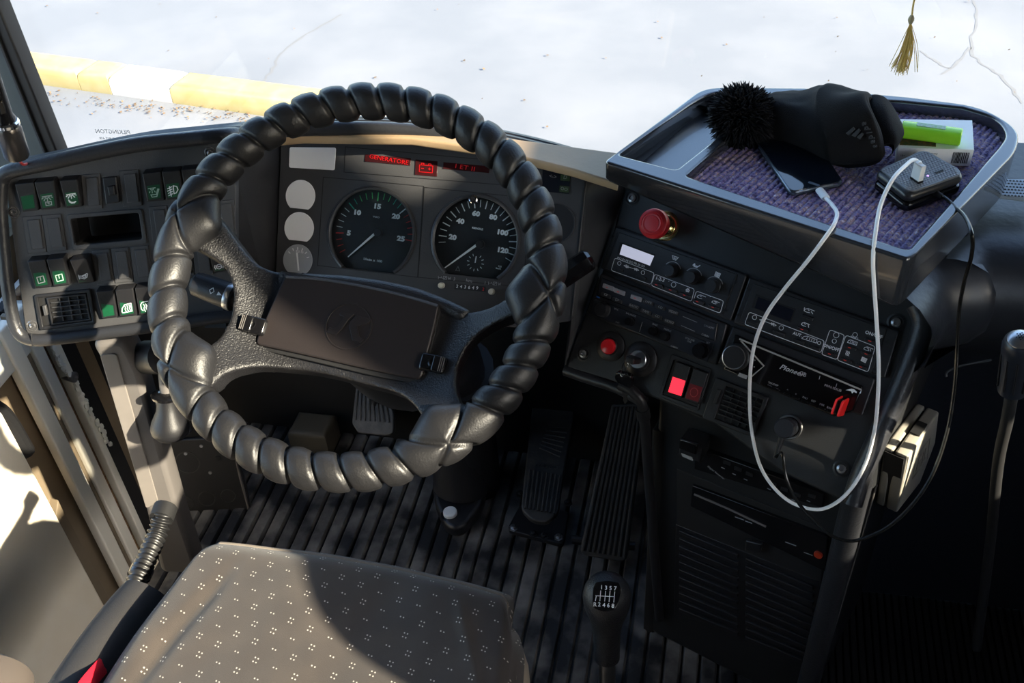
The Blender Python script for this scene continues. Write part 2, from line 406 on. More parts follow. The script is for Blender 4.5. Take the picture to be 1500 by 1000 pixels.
# A pillar at the left of the windscreen
AP = Frame((0,.45,0), (1,0,0), (0,0,1))
def vstrip(F, top, bot, h0, h1, bev, name, m, parent=None, ext=1.2):
    """strip following two pixel edges, running on upward"""
    (a, b), (c, d) = [pp(F, q, h1) for q in (top, bot)]
    a2 = (a[0]+(a[0]-c[0])*ext, a[1]+(a[1]-c[1])*ext); b2 = (b[0]+(b[0]-d[0])*ext, b[1]+(b[1]-d[1])*ext)
    c2 = (c[0]-(a[0]-c[0])*.5, c[1]-(a[1]-c[1])*.5); d2 = (d[0]-(b[0]-d[0])*.5, d[1]-(b[1]-d[1])*.5)
    return link(name, plate(F, [[a2, b2, d2, c2]], h0, h1, bev), m, parent)
pil = struct('trim_pillar', plate(AP, [[(-.90,.30),(-.712,.30),(-.725,1.86),(-.90,1.86)]], -.02, 0, .004), mat('pillar lining', (.085,.095,.09), .6))
GASK = mat('rubber seal', (.010,.010,.011), .45)
link('seal', plate(AP, [[(-.716,.30),(-.687,.30),(-.700,1.86),(-.729,1.86)]], -.022, .010, .004), GASK, pil)
link('seal_lip', plate(AP, [[(-.708,.30),(-.705,.30),(-.718,1.86),(-.721,1.86)]], .008, .015, .001), GASK, pil)

# left wall: door frame strips
FXd = lambda d: Frame((-.72-d,0,0), (0,1,0), (0,0,1))
wl = struct('door_1', plate(FXd(0), [rp([(-1.2,-.80),(.125,-.80),(.125,.385),(-1.2,.385)], .012)], -.03, 0, .005), mat('sunlit cream panel', (.80,.72,.58), .55))
tp = FXd(.05)
def strip(name, x0, x1, y, depth, m, z1=.47, z0=-.8, par=wl, th=.02, bev=.003):
    a = FXd(depth).uv(x0, y)[0]; b = FXd(depth).uv(x1, y)[0]
    return link(name, plate(FXd(depth), [[(a,z0),(b,z0),(b,z1),(a,z1)]], -th, 0, bev), m, par)
strip('recess_lining', 30, 100, 672, .045, TAUPE)
strip('frame_strip', 91, 114, 672, .010, CREAM, bev=.004)
strip('shadow_gap', 108, 126, 672, .04, DULL)
strip('seal_strip', 114, 120, 672, .018, TAUPE)
s2 = strip('frame_strip', 124, 142, 672, .012, CREAM, bev=.004)
strip('rusty_channel', 140, 164, 672, .035, RUST)
strip('frame_strip', 155, 166, 672, .015, CREAM, bev=.003)
strip('shadow_gap', 163, 186, 672, .05, DULL)
# torn edges, bolts and old sealant in the channel
rr = random.Random(11); vs = []
mes = []
for i in range(34):
    t = i/33; y = 510+t*140; x = 57+ t*82 + 22 + rr.uniform(-3,3)
    p = FXd(.012).px(x, y); mes.append(lathe(p, (1,.2,.3), [(0,-.004),(rr.uniform(.003,.008),-.002),(rr.uniform(.003,.007),.002),(0,.004)], 7))
tag(link('old_sealant', join(mes), CREAM, wl), kind='stuff')
p = FXd(.012).px(106,552); link('hinge_pin', lathe(p, (1,0,0), [(.006,-.02),(.010,.0),(.010,.006),(.005,.008),(.004,.002),(0,.002)], 16), STEEL, wl)
# notched lower trim of the panel
a = FXd(-.002).uv(100,795); link('panel_notch', plate(FXd(-.002), [[(a[0]-.01,a[1]-.004),(a[0]+.052,a[1]+.055),(a[0]+.052,-.28),(a[0]-.01,-.28)]], -.055, -.03, .002), TAUPE, wl)
# window sill seal top corner
link('sill_seal', tube([(-.735,-1.2,.40),(-.735,.02,.405),(-.735,.10,.395),(-.735,.135,.35),(-.735,.142,.25)], .016, 10, sm=6), GASK, wl)
link('sill_cap', bx((-.80,-1.2,.385), (-.735,.42,.46), .006), mat('sill paint', (.62,.62,.58), .5), wl)

# grey post carrying the switch panel's left end
FQ = Frame(FS.px(150,505,-.02)+V((0,.0,0)), (.970,.258,0), (0,0,1))
Lq = [(132,502),(182,500),(204,545),(268,770),(292,840),(236,840),(213,745),(190,650),(158,545)]
post = struct('trim_post', pplate(FQ, Lq, -.05, 0, .008, .015), GREYPL)
link('post_inset', pplate(FQ, [(146,520),(170,518),(232,735),(214,745)], -.002, .002, .001, .006), mat('light grey inset', (.20,.18,.165), .55), post)

# floor mat with ribs
def floor_mat(x0, x1, y0, y1, pitch, name, m):
    prof = [(0,-.010),(.10,-.010),(.14,-.003),(.22,0),(.55,.0006),(.88,0),(.97,-.003),(1.0,-.010)]
    xs = []; k = 0
    while x0+k*pitch < x1:
        for t, h in prof: xs.append((x0+(k+t)*pitch, h))
        k += 1
    ny = 60; vs, fs = [], []
    for j in range(ny+1):
        y = y0+(y1-y0)*j/ny
        for x, h in xs: vs.append((x, y, h + noise.noise((x*6,y*6,0))*.0015))
    n = len(xs)
    for j in range(ny):
        for i in range(n-1): fs.append((j*n+i, j*n+i+1, (j+1)*n+i+1, (j+1)*n+i))
    me = bpy.data.meshes.new('m'); me.from_pydata(vs, [], fs); return link(name, me, m)
fmat = floor_mat(-.56, .60, -.6, .50, .0292, 'floor_mat', RUB)
tag(fmat, 'black ribbed rubber floor mat, scuffed and dusty, under the pedals', 'floor mat')
coil = floor_mat(.60, 1.40, -.6, .45, .012, 'coil_mat', DULL); tag(coil, 'fine ribbed black mat on the dark floor right of the console', 'floor mat')

# ================================================================== STEERING WHEEL
SWL = 'large black steering wheel in padded leather cover, four spokes, letter K on hub'
sw = thing('steering_wheel', WC, SWL, 'steering wheel')
Rm, r0 = .2210, .0228
zones = [radians(a) for a in (163, 211.6, -3.5, -54)]
def angd(a, b): return (a-b+pi) % (2*pi) - pi
# regular seams between the spoke patches
seams = []
zs = sorted([z % (2*pi) for z in zones])
hz_ = radians(14)
for a, b in zip(zs, zs[1:]+[zs[0]+2*pi]):
    a2, b2 = a+hz_, b-hz_; k = max(1, round((b2-a2)/radians(8.6)))
    for i in range(k+1): seams.append(a2+(b2-a2)*i/k)
NT, NP = 1000, 64; vs, fs = [], []
for i in range(NT):
    th = 2*pi*i/NT
    ns = min(seams, key=lambda s: abs(angd(th, s)))
    nz = min(zs, key=lambda s: abs(angd(th, s)))
    near = [s for s in seams if abs(angd(th, s)) < .2]
    for j in range(NP):
        ph = 2*pi*j/NP                                      # 0 = outward, pi/2 = towards the driver
        r = r0
        d = min([abs(angd(th, s + .035*cos(ph))) for s in near] or [9])
        zdist = angd(th, nz)
        # crossing seams at the spokes
        for sg in (-1, 1):
            ax_ = radians(8.0); d = min(d, abs(angd(th, nz + sg*ax_*(.35-cos(ph))))/sqrt(1+(Rm*ax_*sin(ph)/r0)**2))
        x = d*Rm
        r -= .0050*exp(-(x/.0028)**2) + .0022*exp(-(x/.010)**2)
        r += .0014*exp(-(zdist/radians(12))**2)
        # the cover reaches inward over each spoke
        if cos(ph) < 0: r += .020*(-cos(ph))**3*exp(-(zdist/radians(7.5))**2)
        r += noise.noise((th*9, ph*1.2, 0))*.0006
        rad = Rm + r*cos(ph)
        vs.append(tuple(FW.w((rad*cos(th), rad*sin(th)), r*sin(ph))))
for i in range(NT):
    for j in range(NP):
        fs.append((i*NP+j, ((i+1)%NT)*NP+j, ((i+1)%NT)*NP+(j+1)%NP, i*NP+(j+1)%NP))
me = bpy.data.meshes.new('m'); me.from_pydata(vs, [], fs); link('rim_cover', me, LEATH, sw, angle=80)
HR = .040                                                     # how far the hub sits behind the rim plane
FH = Frame(WC - WN*HR, FW.U, FW.Vv)
out = [(418,398),(470,399),(532,407),(590,419),(640,436),(672,452),(690,454),(728,443),(766,420),(805,405),(812,440),(766,457),(722,473),(691,494),(670,530),(666,566),(677,594),(700,625),
       (640,655),(617,637),(621,620),(607,594),(580,573),(530,560),(468,545),(420,539),(375,536),(344,541),(322,548),(300,570),(262,545),(285,520),(319,494),(338,457),(341,420),(326,388),(300,370),(265,345),(300,305),(320,318),(350,356),(381,390)]
def hubplane(x, y):
    q = FW.uv(x, y); d = sqrt(q[0]**2+q[1]**2); h = -HR*max(0, min(1, (.185-d)/.07)); h = h*h*(3*-1-2*h/HR*-1)/HR if 0 else h
    return FW.uv(x, y, h), h
hb = [hubplane(x, y)[0] for x, y in out]
hb = smoothpath([(a, b, 0) for a, b in hb], 3, True)
base = plate(FW, [[(p.x, p.y) for p in hb]], -.034, 0, .0)
ob = bpy.data.objects.new('tmp', base); COL.objects.link(ob)
rm = ob.modifiers.new('r', 'REMESH'); rm.mode = 'VOXEL'; rm.voxel_size = .0032
sm = ob.modifiers.new('s', 'SMOOTH'); sm.factor = .6; sm.iterations = 9
me = bpy.data.meshes.new_from_object(ob.evaluated_get(bpy.context.evaluated_depsgraph_get())); bpy.data.objects.remove(ob)
for v in me.vertices:
    d = v.co - FW.O; q = (d.dot(FW.U), d.dot(FW.Vv)); rad = sqrt(q[0]**2+q[1]**2)
    t = max(0, min(1, (.205-rad)/.10)); t = t*t*(3-2*t)
    v.co -= FW.N*HR*t
link('hub', me, HUBM, sw, angle=80)
# raised brow behind the horn pad
lip = pp(FH, [(398,404),(440,397),(500,399),(560,407),(610,418),(652,434),(690,452),(676,470),(640,452),(530,425),(418,410)], .012)
link('hub_brow', plate(FH, [rp(lip, .01)], -.012, .010, .010, 4), HUBM, sw)
hp = [(417,404),(470,407),(533,417),(590,430),(643,446),(637,476),(617,556),(540,541),(450,520),(374,504),(378,490)]
link('horn_pad', plate(FH, [rp(pp(FH, hp, .012), [.006,.03,.03,.03,.004,.0,.008,.03,.03,.008,.0])], -.01, .0125, .0022, 2), HORN, sw)
link('pad_gap', plate(FH, [[(a*1.012, b*1.03-.002) for a, b in rp(pp(FH, hp, .012), .004)]], -.01, .0068, .001), DULL, sw)
link('pad_trim', tube([FH.px(x, y+1.5, .0128) for x, y in ((419,404),(470,407.5),(533,418),(590,431),(641,446))], .0016, 8, sm=5), mat('satin trim', (.10,.11,.13), .22, metal=.3), sw)
ec = FH.uv(510.5,478,.0125)
rings = [[(ec[0]+.0272*cos(a*pi/24), ec[1]+.0272*sin(a*pi/24)) for a in range(49)]]
eb = link('emblem_ring', tube([FH.w(p, .0126) for p in rings[0][:-1]], .0010, 6, closed=True), HORN, sw)
def E_(x, y): # emblem units on the pad, tilted with it
    a = radians(-12); x *= .0245; y *= .0245; return (ec[0]+x*cos(a)-y*sin(a), ec[1]+x*sin(a)+y*cos(a))
kp = [[(-.55,.62),(.08,.62),(-.10,.30),(-.22,-.12),(-.42,-.55),(-.95,-.55),(-.85,-.28),(-.60,-.30),(-.45,.0),(-.35,.38),(-.60,.42)],
      [(.20,.60),(.98,.60),(.88,.36),(.42,.10),(.68,-.35),(.95,-.42),(.85,-.60),(.42,-.60),(.05,.0),(.02,.22)]]
link('emblem_letter', join([plate(FH, [[E_(*p) for p in q]], .0115, .0142, .0006) for q in kp]), HORN, sw)
for cx, cy in ((371,476),(634,532)):
    s = 1 if cx > 500 else -1
    c = FH.uv(cx, cy, .016); a = radians(-9)
    cl = link('pad_clip', plate(FH, [rp(rect(c, .031, .021, a), .005)], .0, .019, .004, 3), GLOSS, sw)
    link('clip_step', plate(FH, [rp(rect((c[0]+s*.007*cos(a), c[1]+s*.007*sin(a)), .014, .019, a), .003)], .012, .0215, .002), GLOSS, cl)
    for k in range(3): link('grip_line', plate(FH, [rect((c[0]+s*(.009+.0022*k)*cos(a), c[1]+s*(.009+.0022*k)*sin(a)), .0007, .017, a)], .02, .0222, .0002), GREYPL, cl)
    link('thumb_dimple', lathe(FH.w((c[0]+s*.001, c[1]), .0192), WN, [(.0055,-.0005),(.006,.0008),(.0045,.0014),(.004,.0004),(0,.0)], 18), GLOSS, cl)
# column behind the wheel
hubc = WC - WN*.06 + FW.Vv*(-.045)
col = thing('steering_column', (-.04,.38,0), 'black steering column shroud rising from floor behind the wheel, white bolt at its foot', 'steering column')
link('shroud', tube([hubc+V((0,.02,-.02)), hubc+V((-.005,.12,-.16)), (-.02,.33,.40), (-.02,.39,.18), (-.02,.41,.0)], lambda t: .062-.012*t, 20, sm=6, rz=lambda t:.075-.02*t), DARK, col)
def F2(z): return Frame((0,0,z), (1,0,0), (0,1,0))
Lb = [(632,695),(700,690),(712,705),(708,735),(682,768),(668,774),(652,768),(636,735)]
ftp = pplate(F2(.03), Lb, -.03, 0, .008, .02); link('foot_plate', ftp, DARK, col)
link('foot_riser', tube([(-.035,.37,.02),(-.03,.40,.14),(-.02,.36,.34)], lambda t:.052+.02*t, 18, sm=5), DARK, col)
bc = hz(659,748,.038)
link('foot_bolt', lathe(bc-V((0,0,.01)), (0,0,1), [(.013,0),(.013,.008),(.0115,.0095),(0,.010)], 20), mat('white cap', (.75,.77,.78), .35), col)
link('foot_washer', lathe(bc-V((0,0,.012)), (0,0,1), [(.018,0),(.018,.003),(.013,.004),(0,.004)], 20), GLOSS, col)
# stalks
def stalk(name, pts, r, label, end=None, ns=12):
    t = thing(name, pts[0], label, 'stalk')
    link('lever', tube(pts, r, ns, sm=0), GLOSS if ns < 10 else DARK, t, angle=30); return t
p0, p1 = at(284,414,1.33), at(338,434,1.31)
ls = thing('indicator_stalk', p0, 'thick black indicator stalk left of the hub with small white symbols', 'stalk')
d = (p1-p0).normalized()
link('grip', lathe(p0, d, [(0,-.002),(.012,0),(.0155,.004),(.0168,.03),(.0172,.048),(.0172,.056)], 26), DARK, ls)
link('collar', lathe(p0, d, [(.0176,.048),(.018,.050),(.018,.053),(.0176,.055)], 26), STEEL, ls)
link('arm', tube([p0+d*.05, p0+d*.10, hubc+V((-.03,.05,-.06))], .011, 12), DARK, ls)
FI = Frame(p0, d, WN.cross(d)); FI.O = p0 + FI.N*.0168
link('symbol', join([ribbons(FI, [[(.030,-.004),(.033,.0),(.036,-.004),(.033,-.008),(.030,-.004)]], .0008, .0), plate(FI, [[(.041,-.007),(.047,-.005),(.041,-.002)]], 0, .0003)]), WHITE, ls)
p0, p1 = at(862,380,1.30), at(815,412,1.30)
d = (p1-p0).normalized()
rs = thing('wiper_stalk', p0, 'short faceted black stalk poking out right of the wheel rim', 'stalk')
link('knob', lathe(p0, d, [(0,-.006),(.010,-.004),(.0145,0),(.0150,.004),(.0145,.05),(.011,.06)], 8), GLOSS, rs, angle=20)
link('arm', tube([p0+d*.05, p0+d*.12, hubc+V((.05,.05,-.05))], .008, 10), DARK, rs)

# ================================================================== INSTRUMENT CLUSTER
def cz(ox, oy, s): return lambda x, y: (ox+x*s, oy+y*s)
k2 = cz(380,180,1/3)
ic = thing('instrument_cluster', FK.px(620,460), 'instrument cluster with rev counter, tachograph and red warning displays behind the wheel', 'instrument cluster')
LK = [(412,198),(560,190),(700,205),(862,240),(838,470),(760,480),(560,465),(402,450)]
t3 = (534.5,342); t4 = (698,350)
def disc_uv(F, c, r, h, n=48, a0=None, a1=None):
    u = F.uv(c[0], c[1], h); 
    return [(u[0]+r*cos(2*pi*i/n), u[1]+r*sin(2*pi*i/n)) for i in range(n)]
tc = FK.uv(544,342,0); sc = FK.uv(696,352,0)
TR = (FK.uv(607,345)[0]-FK.uv(480,340)[0])/2
SR = (FK.uv(760,352)[0]-FK.uv(632,347)[0])/2
def chord(c, R, lo, n=60):
    """circle cut off flat at the bottom"""
    a0 = math.asin(lo/R); return [(c[0]+R*cos(a), c[1]+R*sin(a)) for a in [a0+(pi-2*a0)*i/n for i in range(n+1)]]
fasc = plate(FK, [rp(pp(FK, LK, 0), .004), chord(tc, TR, -TR*.80), chord(sc, SR, -SR*.80)], -.03, 0, .0008)
link('fascia', fasc, PANEL, ic)
link('fascia_back', pplate(FK, LK, -.06, -.028), DULL, ic)
GP = mat('dial face', (.012,.013,.016), .5)
def gauge(name, c, R):
    g = link(name, plate(FK, [chord(c, R*.995, -R*.80)], -.016, -.012), GP, ic); return g
ga = gauge('rev_counter', tc, TR); gb = gauge('tachograph', sc, SR)
def arcpath(c, R, a, b, n=40, h=.0): return [FK.w((c[0]+R*cos(radians(a+(b-a)*i/n)), c[1]+R*sin(radians(a+(b-a)*i/n))), h) for i in range(n+1)]
BEZ = mat('bezel', (.05,.052,.058), .3)
link('bezel', tube(arcpath(tc, TR*.985, 232, -52), .0028, 8), BEZ, ga); link('bezel', tube(arcpath(sc, SR*.985, 232, -52), .0028, 8), BEZ, gb)
def tick(c, R, a, l, w): 
    a = radians(a); return [(c[0]+R*cos(a), c[1]+R*sin(a)), (c[0]+(R-l)*cos(a), c[1]+(R-l)*sin(a))]
HG = -.0118
grp = {}
def addt(m, F, *a): grp.setdefault(m.name, (m, []))[1].append(ribbons(F, *a))
# rev counter: 3 .. 27, 15 at 90 deg, 5 at 184, 25 at -4
def ra(v): return 90 - (v-15)*9.4
for v in range(2, 26):
    big = v % 5 == 0
    m = REDP if v <= 5 or v > 20 else WHITE if v in (6,7,8,20) or v == 9 else TEAL if v in (10,11,18,19) else GRNP
    addt(m, FK, [tick(tc, TR*.90, ra(v), TR*(.17 if big else .13), 0)], .0014 if big else .0009, HG)
for v, s in ((5,.60),(10,.62),(15,.60),(20,.62),(25,.62)):
    a = radians(ra(v)); grp.setdefault('white print', (WHITE, []))[1].append(text_me(FK, str(v), (tc[0]+TR*s*cos(a), tc[1]+TR*s*sin(a)), .0092, -.04, HG, bold=.0005, wide=1.25))
grp['white print'][1].append(text_me(FK, '1/min x 100', (tc[0]+.001, tc[1]-TR*.57), .0046, -.04, HG, bold=.0001, wide=1.3))
grp['white print'][1].append(text_me(FK, 'VDO', (tc[0], tc[1]+TR*.37), .0036, -.04, HG, wide=1.3))
for k, (m, L) in grp.items(): link('dial_print', join(L), m, ga)
grp = {}
def sa_(v): return 101 - (v-60)*1.93
for v in list(range(15, 126, 5)):
    big = v % 10 == 0
    addt(WHITE, FK, [tick(sc, SR*.90, sa_(v), SR*(.17 if big else .15), 0)], .0014 if big else .0009, HG)
for v, s in ((20,.60),(40,.60),(60,.60),(80,.62),(100,.58),(120,.60)):
    a = radians(sa_(v)); grp['white print'][1].append(text_me(FK, str(v), (sc[0]+SR*s*cos(a)+.001, sc[1]+SR*s*sin(a)), .0090, -.07, HG, bold=.0005, wide=1.2))
for tx, x, y, sz in (('KIENZLE', 696,334,.0034),('km/h', 727,393,.0030),('125', 729,390,.0030)): grp['white print'][1].append(text_me(FK, tx, FK.uv(x,y), sz, -.07, HG, bold=.0001, wide=1.2))
cc = FK.uv(693,384)
for i in range(12):
    if i in (0,): continue
    a = radians(90-30*i-6); addt(WHITE, FK, [[(cc[0]+.0118*cos(a), cc[1]+.0118*sin(a)), (cc[0]+.0092*cos(a), cc[1]+.0092*sin(a))]], .0008, HG)
addt(WHITE, FK, [[cc, (cc[0]+.0006, cc[1]+.008)]], .0014, HG+.0015)
tri = FK.uv(667,393); addt(GREYP, FK, [[(tri[0]-.003,tri[1]-.003),(tri[0]+.003,tri[1]-.003),(tri[0],tri[1]+.003),(tri[0]-.003,tri[1]-.003)]], .0005, HG)
for k, (m, L) in grp.items(): link('dial_print', join(L), m, gb)
def needle(c, ex, ey, par):
    e = FK.uv(ex, ey, -.006); dx, dy = e[0]-c[0], e[1]-c[1]; l = sqrt(dx*dx+dy*dy); px_, py_ = -dy/l, dx/l
    link('needle', plate(FK, [[(c[0]+px_*.0017, c[1]+py_*.0017), (e[0]+px_*.0006, e[1]+py_*.0006), (e[0]-px_*.0006, e[1]-py_*.0006), (c[0]-px_*.0017, c[1]-py_*.0017)]], -.0085, -.0072, .0001), WHITE, par)
    link('needle_boss', lathe(FK.w((c[0]+.002, c[1]-.001), -.012), FK.N, [(.006,0),(.006,.006),(.005,.007),(0,.007)], 20), DARK, par)
needle(FK.uv(549,339), 509,376, ga); needle(FK.uv(699,356), 651,392, gb)
for c, R, par in ((tc, TR, ga), (sc, SR, gb)): link('dial_glass', plate(FK, [chord(c, R*.97, -R*.80)], -.0035, -.0030), GLASS, par)
pb = FK.uv(693,292,.006)
link('lock_knob', lathe(FK.w(pb, -.001), FK.N, [(.0055,0),(.0058,.006),(.0045,.007),(.0045,.012),(0,.013)], 18), CHROME, ic)
# inset plates of the two instruments and the warning row
def outline(F, pts, w, h): q = pp(F, pts, h); return ribbons(F, [q+[q[0]]], w, h)
GRV = mat('groove', (.004,.004,.005), .6)
link('joint_line', join([outline(FK, [k2(*p) for p in q], .0009, .0001) for q in
    ([(281,238),(722,278),(695,678),(256,626)], [(725,283),(1190,330),(1160,720),(697,678)], [(378,105),(1300,190),(1290,290),(372,216)])]), GRV, ic)
mes = []
for q in ([(465,138),(665,155),(662,188),(461,170)], [(808,172),(1012,190),(1008,220),(806,202)], [(686,160),(782,168),(780,236),(682,228)]):
    link('warning_window', pplate(FK, [k2(*p) for p in q], .0, .0012, .0004), WINR, ic)
ang = radians(-4.5)
link('warning_text', join([text_me(FK, 'GENERATORE', FK.uv(*k2(570,162)), .0082, ang, .0013, wide=1.12), text_me(FK, 'I ET II', FK.uv(*k2(905,197)), .0082, ang, .0013, wide=1.3, space=1.1)]), REDTXT, ic)
bq = quadmap([k2(700,172), k2(770,178), k2(766,226), k2(698,220)])
bs = [[(.08,.25),(.92,.25),(.92,.88),(.08,.88),(.08,.25)], [(.2,.25),(.2,.08),(.35,.08),(.35,.25)], [(.65,.25),(.65,.08),(.8,.08),(.8,.25)], [(.2,.55),(.35,.55)], [(.65,.55),(.8,.55)], [(.725,.45),(.725,.65)]]
link('battery_symbol', ribbons(FK, [[FK.uv(*bq(*p)) for p in s] for s in bs], .0009, .0013), REDTXT, ic)
# left window and gauges, bright reflections painted in as near-white colour
link('glare_window', pplate(FK, [k2(*p) for p in ((132,106),(336,108),(330,208),(129,196))], 0, .0014, .0006, .003), GLARE, ic)
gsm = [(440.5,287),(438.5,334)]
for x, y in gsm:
    c = FK.uv(x, y); link('small_gauge', plate(FK, [chord(c, .0225, -.0178)], 0, .0016, .0006), GLARE, ic)
c = FK.uv(436.5,381); SG = mat('glare dial', (.38,.40,.43), .15)  # pale grey puts a weaker veil of reflection into this dial
sg3 = link('small_gauge', plate(FK, [chord(c, .0225, -.0178)], 0, .0012, .0005), SG, ic)
link('gauge_print', join([ribbons(FK, [[(c[0]-.002,c[1]+.010),(c[0]+.003,c[1]-.014)]], .0022, .0014)] + [ribbons(FK, [[(c[0]+.018*cos(radians(a)), c[1]+.018*sin(radians(a))),(c[0]+.015*cos(radians(a)), c[1]+.015*sin(radians(a)))]], .0012, .0014) for a in (20,45,70,95,120,145)] + [text_me(FK, '0 5 10', (c[0]+.002,c[1]+.012), .0045, -.1, .0013)]), WHITE, sg3)
# odometer row
link('odometer_window', pplate(FK, [k2(*p) for p in ((858,706),(995,718),(992,742),(856,730))], .0, .0006), GP, ic)
dg = [text_me(FK, ch, FK.uv(*k2(870+17.5*i, 718+1.6*i)), .0062, -.08, .0007, bold=.0001) for i, ch in enumerate('243649')]
link('odometer_digits', join(dg), WHITE, ic); link('odometer_tenth', text_me(FK, '2', FK.uv(*k2(984,731)), .0062, -.08, .0007), REDP, ic)
mes = [text_me(FK, 'km', FK.uv(*k2(922,693)), .0062, -.08, .0003, wide=1.2), text_me(FK, '3', FK.uv(*k2(857,686)), .006, -.08, .0003), text_me(FK, '1', FK.uv(*k2(992,703)), .006, -.08, .0003)]
for sx, sy in ((815,681),(1035,706)):
    def q_(x, y): return FK.uv(*k2(sx+x, sy+y+x*.08))
    mes.append(ribbons(FK, [[q_(-28,-6),q_(-28,6)],[q_(-28,0),q_(-16,0)],[q_(-16,-5),q_(-10,4)],[q_(-6,-7),q_(8,-7),q_(8,6),q_(-6,6),q_(-6,-7)],[q_(-6,6),q_(8,-7)],[q_(14,-6),q_(17,5),q_(20,-2),q_(23,5),q_(26,-6)]], .0006, .0003))
link('symbol_row', join(mes), GREYP, ic)
for x, y in ((803,714),(1023,741)): 
    link('reset_knob', lathe(FK.px(*k2(x,y)), FK.N, [(.0042,-.001),(.0042,.006),(.0032,.008),(0,.0085)], 16), mat('ivory knob', (.62,.60,.50), .3), ic)
# right hand tell tales and part hidden gauge
link('telltale_window', pplate(FK, [k2(*p) for p in ((1245,200),(1370,212),(1360,312),(1240,300))], 0, .0008, .0003), LCDD, ic)
TTG = mat('tell-tale green', (.03,.06,.02), .4); 
for q in ([(1325,222),(1366,226),(1363,256),(1322,252)], [(1320,275),(1361,279),(1358,306),(1318,302)]): link('telltale', pplate(FK, [k2(*p) for p in q], .0006, .0014), TTG, ic)
link('telltale_symbol', join([text_me(FK, 'D', FK.uv(*k2(1345,240)), .007, -.1, .0015), text_me(FK, 'OO', FK.uv(*k2(1340,291)), .006, -.1, .0015), text_me(FK, '<->', FK.uv(*k2(1290,236)), .007, -.1, .001)]), GREYP, ic)
c = FK.uv(*k2(1300,440)); link('small_gauge', plate(FK, [circ(c, .026)], 0, .001, .0004), GP, ic); link('gauge_rim', tube([FK.w(p, .001) for p in circ(c, .026, 40)], .0009, 6, closed=True), BEZ, ic)
# lighter side piece between cluster and centre console
sp_ = [FK.px(862,236,.002), FK.px(925,262,-.0), FC.px(905,300,-.004), FC.px(826,538,-.004), FK.px(815,520,.01), FK.px(842,440,.002)]
bm = bmesh.new()
A = [bm.verts.new(p) for p in (FK.px(860,236,.003), FC.px(922,262,-.002), FC.px(826,540,-.002), FK.px(834,500,.003))]
n = 1; bm.faces.new(A); r = bmesh.ops.extrude_face_region(bm, geom=bm.faces[:]); 
for v in [e for e in r['geom'] if isinstance(e, bmesh.types.BMVert)]: v.co += V((0,.03,-.02))
dash = thing('dashboard', (0,.30,.60), 'long black padded dashboard surround framing the switch panel and instruments', 'dashboard')
link('corner_panel', bm2me(bm), PANEL, dash)
link('recess_wall', join([pplate(FK, [(300,190),(416,190),(404,480),(300,480)], -.02, -.006)]), DULL, dash)
bm = bmesh.new()
A = [bm.verts.new(p) for p in (FS.px(331,196,-.002), FK.px(412,194,-.004), FK.px(402,470,-.004), FS.px(331,478,-.002))]
bm.faces.new(A); r = bmesh.ops.extrude_face_region(bm, geom=bm.faces[:])
for v in [e for e in r['geom'] if isinstance(e, bmesh.types.BMVert)]: v.co += V((-.01,.02,-.01))
link('recess_panel', bm2me(bm), DARK, dash)
# padded rim: over the top
brow = [FS.px(3,262,.006), FS.px(14,251,.008), FS.px(68,239,.010), FS.px(136,224,.010), FS.px(204,211,.010), FS.px(270,204,.010), FS.px(332,198,.008),
        at(380,194,1.42), at(440,189,1.41), at(520,188,1.40), at(600,191,1.385), at(700,204,1.365), at(780,221,1.355), at(845,239,1.35), at(905,258,1.34)]
link('padded_brow', tube(brow, .0098, 14, sm=5), PAD, dash)
link('brow_skirt', join([tube([p + V((0,.014,-.004)) for p in brow], .010, 10, sm=4), tube([p + V((0,.032,-.012)) for p in brow[:-1]], .012, 10, sm=4)]), DARK, dash)
rimL = [FS.px(3,262,.006), FS.px(1,300,.006), FS.px(5,360,.006), FS.px(11,418,.006), FS.px(20,470,.006), FS.px(32,492,.006), FS.px(55,498,.006), FS.px(100,494,.006), FS.px(170,485,.006), FS.px(240,476,.006), FS.px(330,464,.006), FS.px(400,462,.0)]
link('padded_rim', tube(rimL, .0085, 14, sm=5), PAD, dash)
link('rim_joint', tube([p for p in (FS.px(46,488,.015), FS.px(46,497,.0155), FS.px(48,506,.012))], .0008, 6), DULL, dash)
# top of the dash beyond the brow
top = [hz(x, y, .838) for x, y in ((330,198),(440,188),(600,190),(720,207),(840,236),(905,256),(915,212),(800,197),(700,184),(560,172),(430,176),(335,190))]
FTt = Frame((0,0,.838), (1,0,0), (0,1,0))
link('dash_top', plate(FTt, [[(p.x, p.y) for p in top]], -.024, -.012, .003), TAND, dash)
link('under_body', bx((-.50,.30,.56), (.24,.45,.66), .02), DULL, dash)

# ================================================================== SWITCH PANEL
sp1 = cz(0,180,.34)
swp = thing('switch_panel', FS.px(170,490), 'flat grey-black switch panel left of the wheel with green marked rocker switches', 'switch panel')
LS = [(8,266),(28,254),(120,231),(240,211),(345,198),(345,462),(240,474),(50,494),(38,486)]
hole = [sp1(*p) for p in ((305,412),(600,385),(615,500),(325,526))]
link('panel_face', plate(FS, [rp(pp(FS, LS, 0), [.006,.02,.02,.02,0,0,.02,.008,.008]), rp(pp(FS, hole, 0), .004)], -.02, 0, .001), PANEL, swp)
link('panel_back', pplate(FS, LS, -.07, -.06), DULL, swp)
pk = [sp1(*p) for p in ((288,394),(612,368),(636,520),(318,548))]
link('pocket_frame', plate(FS, [rp(pp(FS, pk, 0), .004), rp(pp(FS, hole, 0), .004)], -.001, .0022, .0009), PANEL, swp)
po = rp(pp(FS, hole, 0), .004)
link('pocket', plate(FS, [[(a+(a-sum(p[0] for p in po)/len(po))*.06, b+(b-sum(p[1] for p in po)/len(po))*.10) for a, b in po], po], -.058, -.002), DULL, swp)
